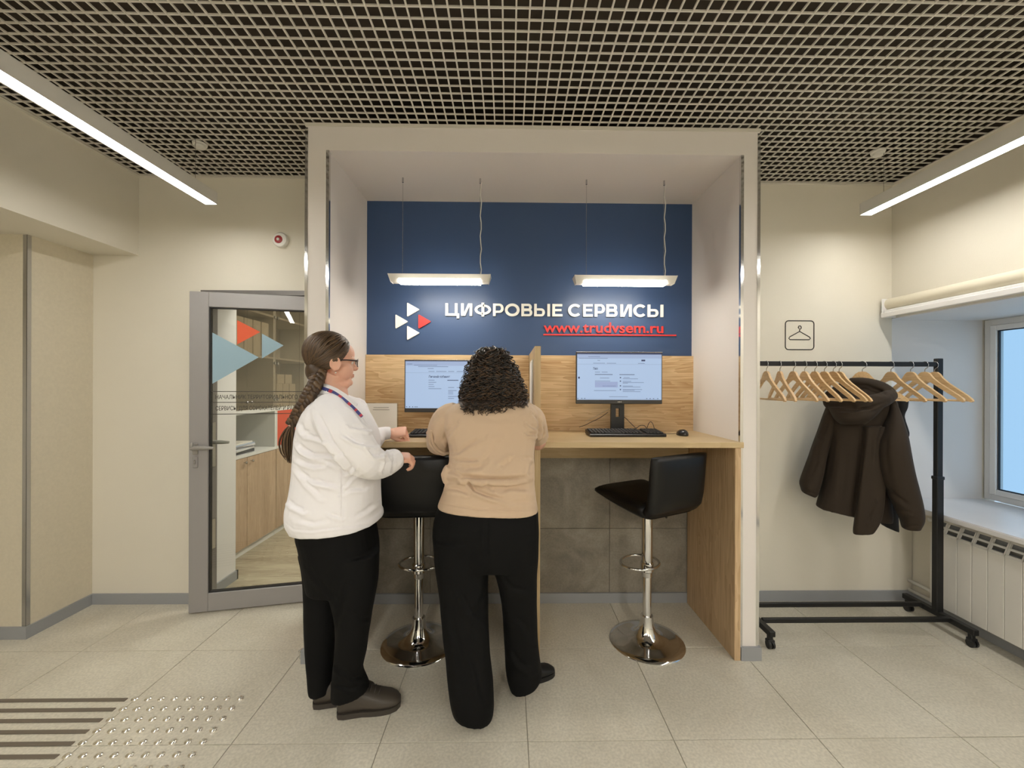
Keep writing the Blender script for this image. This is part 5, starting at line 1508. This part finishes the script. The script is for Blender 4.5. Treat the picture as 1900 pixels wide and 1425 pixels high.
for (sx, sy, el, hx_, hy) in ((845, 775, la, -.42, 2.40), (978, 775, ra, .02, 2.40)):
    sp = atY(sx, sy, 1.98)
    wr = Vector((hx_, 2.30, DZ + .035))
    limb3(q, [(*sp, .056), (*((sp + el) / 2), .050), (el.x, el.y, max(el.z, DZ + .048 if el.y > 2.17 else el.z), .043), (*((el + wr) / 2 + Vector((0, 0, .02))), .036), (*wr, .027)], 3)
    hand(q, frame_to(wr, (0.15 if hx_ < 0 else -.25, 1, 0), (0, -.05, 1)), .92, (14, 22, 14), 1 if hx_ < -.1 else -1, 6, (.8, .5, -.1)) if hx_ < -.1 else hand(q, frame_to(wr, (-.35, 1, 0), (0, -.05, 1)), .92, (14, 22, 14), 1, 6, (.8, .5, -.1))
limb(q, [(858, 1010, 1.86, .085), (860, 1100, 1.84, .075), (865, 1180, 1.83, .052), (872, 1260, 1.83, .045), (880, 1322, 1.84, .036)], 3)
limb(q, [(950, 1010, 1.88, .085), (958, 1100, 1.91, .075), (964, 1180, 1.95, .052), (967, 1240, 1.98, .04), (970, 1268, 2.00, .036)], 3)
body2 = fuse('body', q, .0042, [SKIN], w2, 3)
face_extras(HM2, w2)
# sweater
q = MB()
def S_(y, xl, xr, th, Y=Y2): return (xl, y, xr, y, Y, Y, th)
pxloft(q, [S_(738, 886, 940, .06, 2.0), S_(744, 866, 966, .085, 2.0), S_(752, 840, 986, .10, 1.99), S_(766, 825, 998, .118, 1.98), S_(790, 824, 999, .128, 1.97), S_(808, 827, 997, .13, 1.96), S_(825, 832, 993, .13, 1.95), S_(850, 834, 991, .135, 1.93), S_(872, 829, 992, .145, 1.915), S_(883, 824, 992, .148, 1.91), S_(890, 826, 992, .128, 1.905), S_(898, 826, 992, .132, 1.90), S_(910, 823, 993, .144, 1.895), S_(930, 816, 995, .147, 1.89), (812, 941, 998, 950, 1.88, 1.88, .15), (813, 944, 998, 953, 1.88, 1.88, .147)], 3, 2.6)
limb(q, [(850, 766, 1.98, .055), (832, 776, 1.99, .070), (822, 795, 2.01, .072), (818, 812, 2.05, .071), (817, 825, 2.085, .068)], 3)
limb(q, [(968, 764, 1.99, .055), (986, 775, 2.0, .062), (993, 792, 2.03, .060), (997, 806, 2.07, .056), (1000, 812, 2.09, .052)], 3)
# hem cuff roll of the sleeves and a bunch at the waist
limb(q, [(838, 868, 1.86, .030), (833, 881, 1.86, .036), (836, 893, 1.86, .030)], 2)
z5 = lambda *p: zl(p, 780, 720, 5.7)
cre2 = [(z5((255, 560), (275, 470), (330, 400)), .006, 2.6), (z5((275, 560), (330, 460), (380, 380)), .006, 2.6), (z5((290, 600), (300, 660)), .006, 3), (z5((300, 680), (400, 672), (520, 590), (660, 520)), .006, 3.4),
        (z5((380, 755), (520, 765), (650, 758)), .0055, 2.6), (z5((330, 862), (430, 925), (560, 945), (720, 958), (940, 962), (1110, 945), (1190, 905)), .012, 3.2, 1), (z5((290, 985), (430, 958), (510, 985), (580, 1075), (700, 1130), (900, 1185)), .0075, 3.0),
        (z5((290, 1055), (400, 1070), (500, 1110)), .005, 2.6), (z5((1205, 280), (1255, 350), (1262, 450)), .006, 2.4), (z5((1150, 380), (1230, 430), (1258, 480)), .006, 2.4), (z5((1140, 480), (1250, 495)), .007, 2.4),
        (z5((1090, 740), (1200, 735)), .004, 2.6), (z5((840, 1085), (950, 1050), (1180, 1075)), .005, 3.4), (z5((940, 760), (860, 830)), .005, 3.4), (z5((440, 850), (620, 830), (680, 770)), .0045, 3.4), (z5((690, 985), (760, 1060)), .005, 3.6),
        (z5((820, 600), (700, 760), (600, 860)), .004, 5), (z5((1190, 780), (1160, 900)), .005, 3), (z5((640, 300), (800, 340), (1000, 300)), .002, 5), (z5((210, 1215), (600, 1285), (1235, 1290)), .003, 1.3),
        (z5((120, 470), (125, 580), (190, 660), (295, 690)), .007, 1.8), (z5((1300, 380), (1320, 460), (1270, 540)), .005, 1.8), (z5((940, 1210), (1180, 1200)), .003, 3)]
cre2 = [(c[0], c[1] * (1.9 if c[1] > .007 else 1.35), c[2] * 1.25, *c[3:]) for c in cre2]
sweater = fuse('sweater', q, .0042, SWEAT, w2, 3, cre2, .0016, 24, 9)
# trousers
q = MB()
pxloft(q, [S_(925, 826, 986, .12, 1.88), S_(945, 812, 997, .135, 1.88), S_(970, 804, 999, .145, 1.87), S_(1000, 802, 1000, .15, 1.87), S_(1030, 805, 999, .145, 1.87), S_(1052, 808, 998, .13, 1.87)], 2, 2.5)
LL = [(803, 1000, 905, 1000, 1.86, 1.86, .14), (805, 1040, 908, 1040, 1.86, 1.86, .135), (811, 1080, 906, 1080, 1.85, 1.85, .12), (817, 1130, 906, 1130, 1.84, 1.84, .105), (821, 1180, 907, 1180, 1.83, 1.83, .10), (826, 1230, 910, 1230, 1.83, 1.83, .10), (831, 1280, 915, 1282, 1.82, 1.82, .105), (836, 1310, 917, 1320, 1.82, 1.82, .11), (840, 1322, 915, 1336, 1.82, 1.82, .105)]
RL = [(904, 1000, 1000, 1000, 1.88, 1.88, .14), (908, 1040, 999, 1040, 1.88, 1.88, .135), (920, 1075, 997, 1075, 1.89, 1.89, .12), (930, 1120, 996, 1120, 1.90, 1.90, .10), (934, 1170, 997, 1170, 1.92, 1.92, .09), (936, 1210, 999, 1210, 1.94, 1.94, .09), (938, 1245, 1003, 1240, 1.96, 1.96, .095), (941, 1268, 1006, 1256, 1.97, 1.97, .10), (946, 1282, 1000, 1266, 1.97, 1.97, .095)]
pxloft(q, LL, 2, 2.4); pxloft(q, RL, 2, 2.4)
t2c = [([(850, 1090), (870, 1130), (905, 1150)], .006, 5), ([(835, 1140), (850, 1200), (860, 1260)], .005, 6), ([(905, 1050), (900, 1100), (880, 1150)], .006, 5), ([(950, 1140), (975, 1160), (990, 1190)], .006, 5), ([(945, 1200), (965, 1230), (985, 1240)], .006, 5), ([(880, 1220), (895, 1290), (912, 1320)], .006, 5), ([(905, 960), (903, 1000), (905, 1045)], .006, 4), ([(925, 1060), (950, 1090), (990, 1100)], .004, 4)]
fuse('trousers', q, .0055, TROU, w2, 3, t2c, .0022, 18, 11)
a_ = atZ(884, 1344, 0) + Vector((.0, .05, 0))
shoe(w2, a_, a_ + Vector((-.03, .22, 0)), .095, .07, BSHOE, BSHOE, False)
a_ = atZ(968, 1287, 0) + Vector((0, .055, 0)); b_ = atZ(1024, 1252, 0) + Vector((0, .02, 0))
shoe(w2, a_, a_ + (b_ - a_).normalized() * .19, .085, .075, BSHOE, BSHOE, False)

# sleeve cuffs folded back
SW2 = SWEAT
SFW = surf(sweater)
for pts, r in (([(800, 798), (801, 812), (805, 825), (814, 836), (825, 841), (833, 840)], .010), ([(1010, 792), (1011, 803), (1007, 812), (1001, 818)], .008)):
    V = [SFW(x, y, .001, 2.03) for x, y in pts]
    S = smooth_secs([(*p_, 0) for p_ in V], 4)
    MB().tube([Vector(s[:3]) for s in S], [r * (.55 + .45 * sin(pi * i / (len(S) - 1))) for i in range(len(S))], 10).build('cuff', SWEAT, sweater, smooth=True)
# curly hair: core volume plus several hundred spiral locks
q = MB()
def hairx(y):      # half width of the hair silhouette (picture) at height y
    pts = [(641, 14), (648, 27), (660, 38), (680, 46), (700, 52), (720, 57), (740, 60), (752, 56), (760, 42)]
    for (a, wa), (b, wb) in zip(pts[:-1], pts[1:]):
        if y <= b: return wa + (wb - wa) * max(0, (y - a)) / (b - a)
    return 30
def haircx(y): return 912 + 5 * min(1, max(0, (y - 680) / 60))
rows_ = [(y, haircx(y) - hairx(y) * .86, haircx(y) + hairx(y) * .86, t) for y, t in ((645, .04), (650, .065), (658, .09), (670, .105), (690, .118), (710, .118), (730, .105), (745, .08), (752, .05))]
pxloft(q, [(a, y, b, y, 2.02, 2.02, t) for y, a, b, t in rows_], 2, 2.1)
HAIRK = mat('hair_core_dark', (26, 19, 13), 0.9, spec=0.1)
core = fuse('hair', q, .006, [HAIRK], w2, 2, noise_amp=.007, noise_f=70, seed=4)
rs = np.random.RandomState(21)
HS1 = surf(core); SWS = surf(sweater)
def HS(x, y, lift, Yd):
    a = HS1(x, min(y, 748), lift, 1.99); b = SWS(x, y, .004, 3.0)
    return a if a.y < b.y else b
q = MB()
def lock(px, py, L, R, pitch, rad0, col, lean=0, lift=.004, endlift=.0):
    """ringlet starting on the visible hair surface, running down the picture"""
    n = max(16, int(L / 1.0)); pts = []; rad = []; ph = rs.uniform(0, 6.28); sg = 1 if rs.rand() < .5 else -1
    for i in range(n):
        t = i / (n - 1); y = py + L * t; hw = hairx(min(y, 752)); cx = haircx(y)
        x = px + lean * t + (px - cx) * .22 * t
        x = cx + max(-hw * 1.03, min(hw * 1.03, x - cx))
        xin = cx + (x - cx) * .80
        c = HS(xin, y, lift + endlift * t, 1.99); dpt = c.y
        c = atY(x, y, dpt)
        a = ph + sg * 2 * pi * (L * t) / pitch
        pts.append(c + Vector((cos(a) * R, sin(a) * R, .25 * R * sin(a)))); rad.append(rad0 * (.55 + .45 * sin(pi * (.15 + .8 * t))))
    q.cur = col; q.tube(pts, rad, 5, caps=False)
for k in range(760):
    y = 642 + 100 * rs.rand() ** .8; hw = hairx(y); cx = haircx(y)
    x = cx + rs.uniform(-1, 1) * hw * .97
    edge = abs(x - cx) / hw
    L = rs.uniform(16, 42); L = min(L, 760 - y + rs.uniform(-12, 5) - 10 * (x > 945) + 5 * (885 < x < 915))
    if L < 8: continue
    lock(x, y, L, rs.uniform(.0075, .0135), rs.uniform(9.5, 14), rs.uniform(.0021, .0033), 1 if rs.rand() < .28 + .25 * edge * (y > 700) else 0, rs.normal(0, 4), rs.uniform(.0, .012))
# loose ringlets over the collar
for k in range(90):
    px = rs.uniform(868, 968); yb = 764 + 6 * math.exp(-((px - 898) / 22) ** 2) - 9 * (px > 930) + rs.uniform(-7, 3)
    y0_ = rs.uniform(728, 740)
    lock(px, y0_, yb - y0_, rs.uniform(.005, .0085), rs.uniform(8, 11), .0016, 1 if rs.rand() < .6 else 0, rs.normal(0, 5), .012, .02)
for k in range(34):   # flyaway curls at the sides
    s_ = -1 if rs.rand() < .7 else 1; y = rs.uniform(680, 742); x = haircx(y) + s_ * (hairx(y) + rs.uniform(-2, 3))
    pts = []; n = 22; R = rs.uniform(.004, .008); ph = rs.uniform(0, 6.28)
    for i in range(n):
        t = i / n; a = ph + 2 * pi * t * 1.9; pts.append(atY(x + s_ * 5 * t, y + 17 * t, 1.99) + Vector((cos(a) * R, sin(a) * R * .6, sin(a) * R * .7)))
    q.cur = 0; q.tube(pts, .0009, 4, caps=False)
q.build('curls', [HAIRC, HAIRC2], core, smooth=True)

# ================================================================ COAT ON THE RAIL
COATM = mat('coat_dark_brown', (50, 41, 32), 0.8, bump=0.2, bscale=600, sheen=0.03, spec=0.25)
COATI = mat('coat_lining_black', (14, 13, 13), 0.8)
ct = empty('coat', (atY(1600, 700, RY).x, RY, RZ - .70), 'dark brown hooded coat hanging on a wooden hanger on the clothes rack', 'coat')
z6 = lambda x, y: (1460 + x / 4.318, 680 + y / 4.318)
def cy_(px): return RY + .02 + (1600 - px) * .0010
def crow(x0, y0_, x1, y1_, th, dY=0):
    a = z6(x0, y0_); b = z6(x1, y1_); return (a[0], a[1], b[0], b[1], cy_(a[0]) + dY, cy_(b[0]) + dY, th)
q = MB()
pxloft(q, [crow(430, 240, 780, 225, .05), crow(360, 300, 880, 280, .075), crow(340, 380, 895, 360, .085), crow(345, 520, 880, 500, .09), crow(325, 700, 860, 690, .095), crow(295, 880, 850, 900, .10), crow(262, 1020, 850, 1090, .105), crow(240, 1110, 860, 1220, .11), crow(234, 1135, 850, 1262, .11)], 3, 2.6)
# drooping right back panel
pxloft(q, [crow(610, 480, 800, 480, .03, -.085), crow(590, 760, 800, 760, .035, -.10), crow(560, 1050, 790, 1050, .035, -.11), crow(535, 1240, 760, 1230, .035, -.115), crow(527, 1325, 715, 1318, .03, -.115), crow(532, 1348, 690, 1345, .026, -.115)], 3, 2.5)
body_c = fuse('coat_body', q, .005, COATM, ct, 2, [
    ([z6(625, 430), z6(600, 700), z6(570, 950), z6(530, 1250)], .010, 4.0, -1), ([z6(800, 380), z6(740, 580), z6(730, 800)], .008, 4), ([z6(400, 470), z6(360, 700), z6(320, 950)], .006, 5), ([z6(480, 500), z6(470, 800), z6(430, 1150)], .004, 7),
    ([z6(650, 1230), z6(660, 1180), z6(700, 1100)], .006, 4), ([z6(240, 1110), z6(520, 1230)], .0025, 1.5)], .003, 14, 31)
q = MB()
pxloft(q, [crow(770, 900, 860, 880, .05, .06), crow(755, 1100, 890, 1080, .055, .06), crow(748, 1262, 900, 1300, .05, .06), crow(760, 1272, 905, 1335, .03, .06)], 2, 2.4)
fuse('coat_lining', q, .006, COATI, ct, 3)
q = MB()   # left sleeve
pxloft(q, [crow(330, 285, 440, 290, .055, .0), crow(290, 380, 420, 400, .07, .02), crow(235, 540, 370, 560, .075, .03), crow(185, 680, 330, 700, .075, .03), (z6(135, 820)[0], z6(135, 820)[1], z6(300, 850)[0], z6(300, 850)[1], 2.60, 2.58, .07), (z6(98, 930)[0], z6(98, 930)[1], z6(272, 960)[0], z6(272, 960)[1], 2.60, 2.58, .065), (z6(108, 985)[0], z6(108, 985)[1], z6(248, 1030)[0], z6(248, 1030)[1], 2.60, 2.58, .055), (z6(118, 1010)[0], z6(118, 1010)[1], z6(228, 1050)[0], z6(228, 1050)[1], 2.60, 2.58, .045)], 3, 2.4)
fuse('sleeve', q, .005, COATM, ct, 2, [([z6(110, 985), z6(240, 1025)], .005, 1.8), ([z6(250, 600), z6(240, 760), z6(190, 900)], .006, 4), ([z6(330, 420), z6(290, 560)], .005, 4)], .003, 16, 33)
q = MB()   # right sleeve, nearer to the camera
pxloft(q, [crow(790, 285, 880, 270, .05, -.02), crow(790, 380, 925, 370, .07, -.05), crow(760, 490, 955, 480, .085, -.08), crow(732, 600, 985, 600, .09, -.10), crow(728, 740, 1010, 740, .09, -.11), crow(745, 880, 1040, 880, .085, -.11), crow(800, 1030, 1075, 1020, .08, -.11), crow(860, 1160, 1105, 1150, .075, -.11), crow(900, 1240, 1112, 1240, .07, -.11), crow(915, 1295, 1085, 1300, .06, -.11), crow(925, 1305, 1080, 1312, .055, -.11)], 3, 2.4)
fuse('sleeve', q, .005, COATM, ct, 2, [([z6(905, 1270), z6(1085, 1282)], .004, 1.6), ([z6(760, 950), z6(900, 1060), z6(1000, 1120)], .008, 4), ([z6(800, 520), z6(790, 700), z6(820, 900)], .006, 5), ([z6(900, 1150), z6(1010, 1170)], .005, 3)], .003, 16, 34)
q = MB()   # hood: thick rolled rim around a sagging pouch
pxloft(q, [crow(330, 330, 800, 300, .09, -.06), crow(350, 380, 760, 350, .105, -.075), crow(380, 430, 700, 410, .10, -.08), crow(430, 465, 640, 455, .07, -.075)], 3, 2.3)
limb(q, [(*z6(330, 240), 2.60, .028), (*z6(360, 300), 2.55, .040), (*z6(480, 320), 2.44, .046), (*z6(640, 305), 2.36, .046), (*z6(770, 265), 2.34, .042), (*z6(840, 225), 2.38, .032)], 4)
limb(q, [(*z6(500, 125), 2.50, .024), (*z6(600, 130), 2.46, .032), (*z6(700, 150), 2.43, .034), (*z6(790, 190), 2.40, .034), (*z6(840, 230), 2.38, .030)], 4)
limb(q, [(*z6(330, 235), 2.58, .026), (*z6(400, 190), 2.57, .030), (*z6(500, 130), 2.54, .026)], 4)
pxloft(q, [crow(520, 150, 760, 160, .05, .0), crow(430, 210, 820, 215, .075, .0), crow(380, 270, 840, 260, .085, -.01), crow(360, 330, 800, 310, .09, -.03)], 3, 2.3)
fuse('hood', q, .005, COATM, ct, 3, [([z6(350, 350), z6(500, 355), z6(650, 335), z6(800, 285)], .009, 2.2), ([z6(500, 150), z6(640, 150), z6(760, 200), z6(820, 240)], .007, 2.2), ([z6(600, 230), z6(700, 210), z6(800, 230)], .005, 3), ([z6(350, 400), z6(450, 470), z6(560, 480), z6(630, 430)], .004, 3)], .003, 18, 35)
q = MB()   # front panel seen past the shoulder
pxloft(q, [crow(880, 255, 978, 270, .03, .10), crow(880, 340, 972, 330, .04, .10), crow(880, 420, 950, 400, .04, .10), crow(900, 520, 985, 530, .04, .10), crow(920, 580, 975, 575, .03, .10)], 3, 2.3)
fuse('coat_front', q, .0055, COATI, ct, 3)
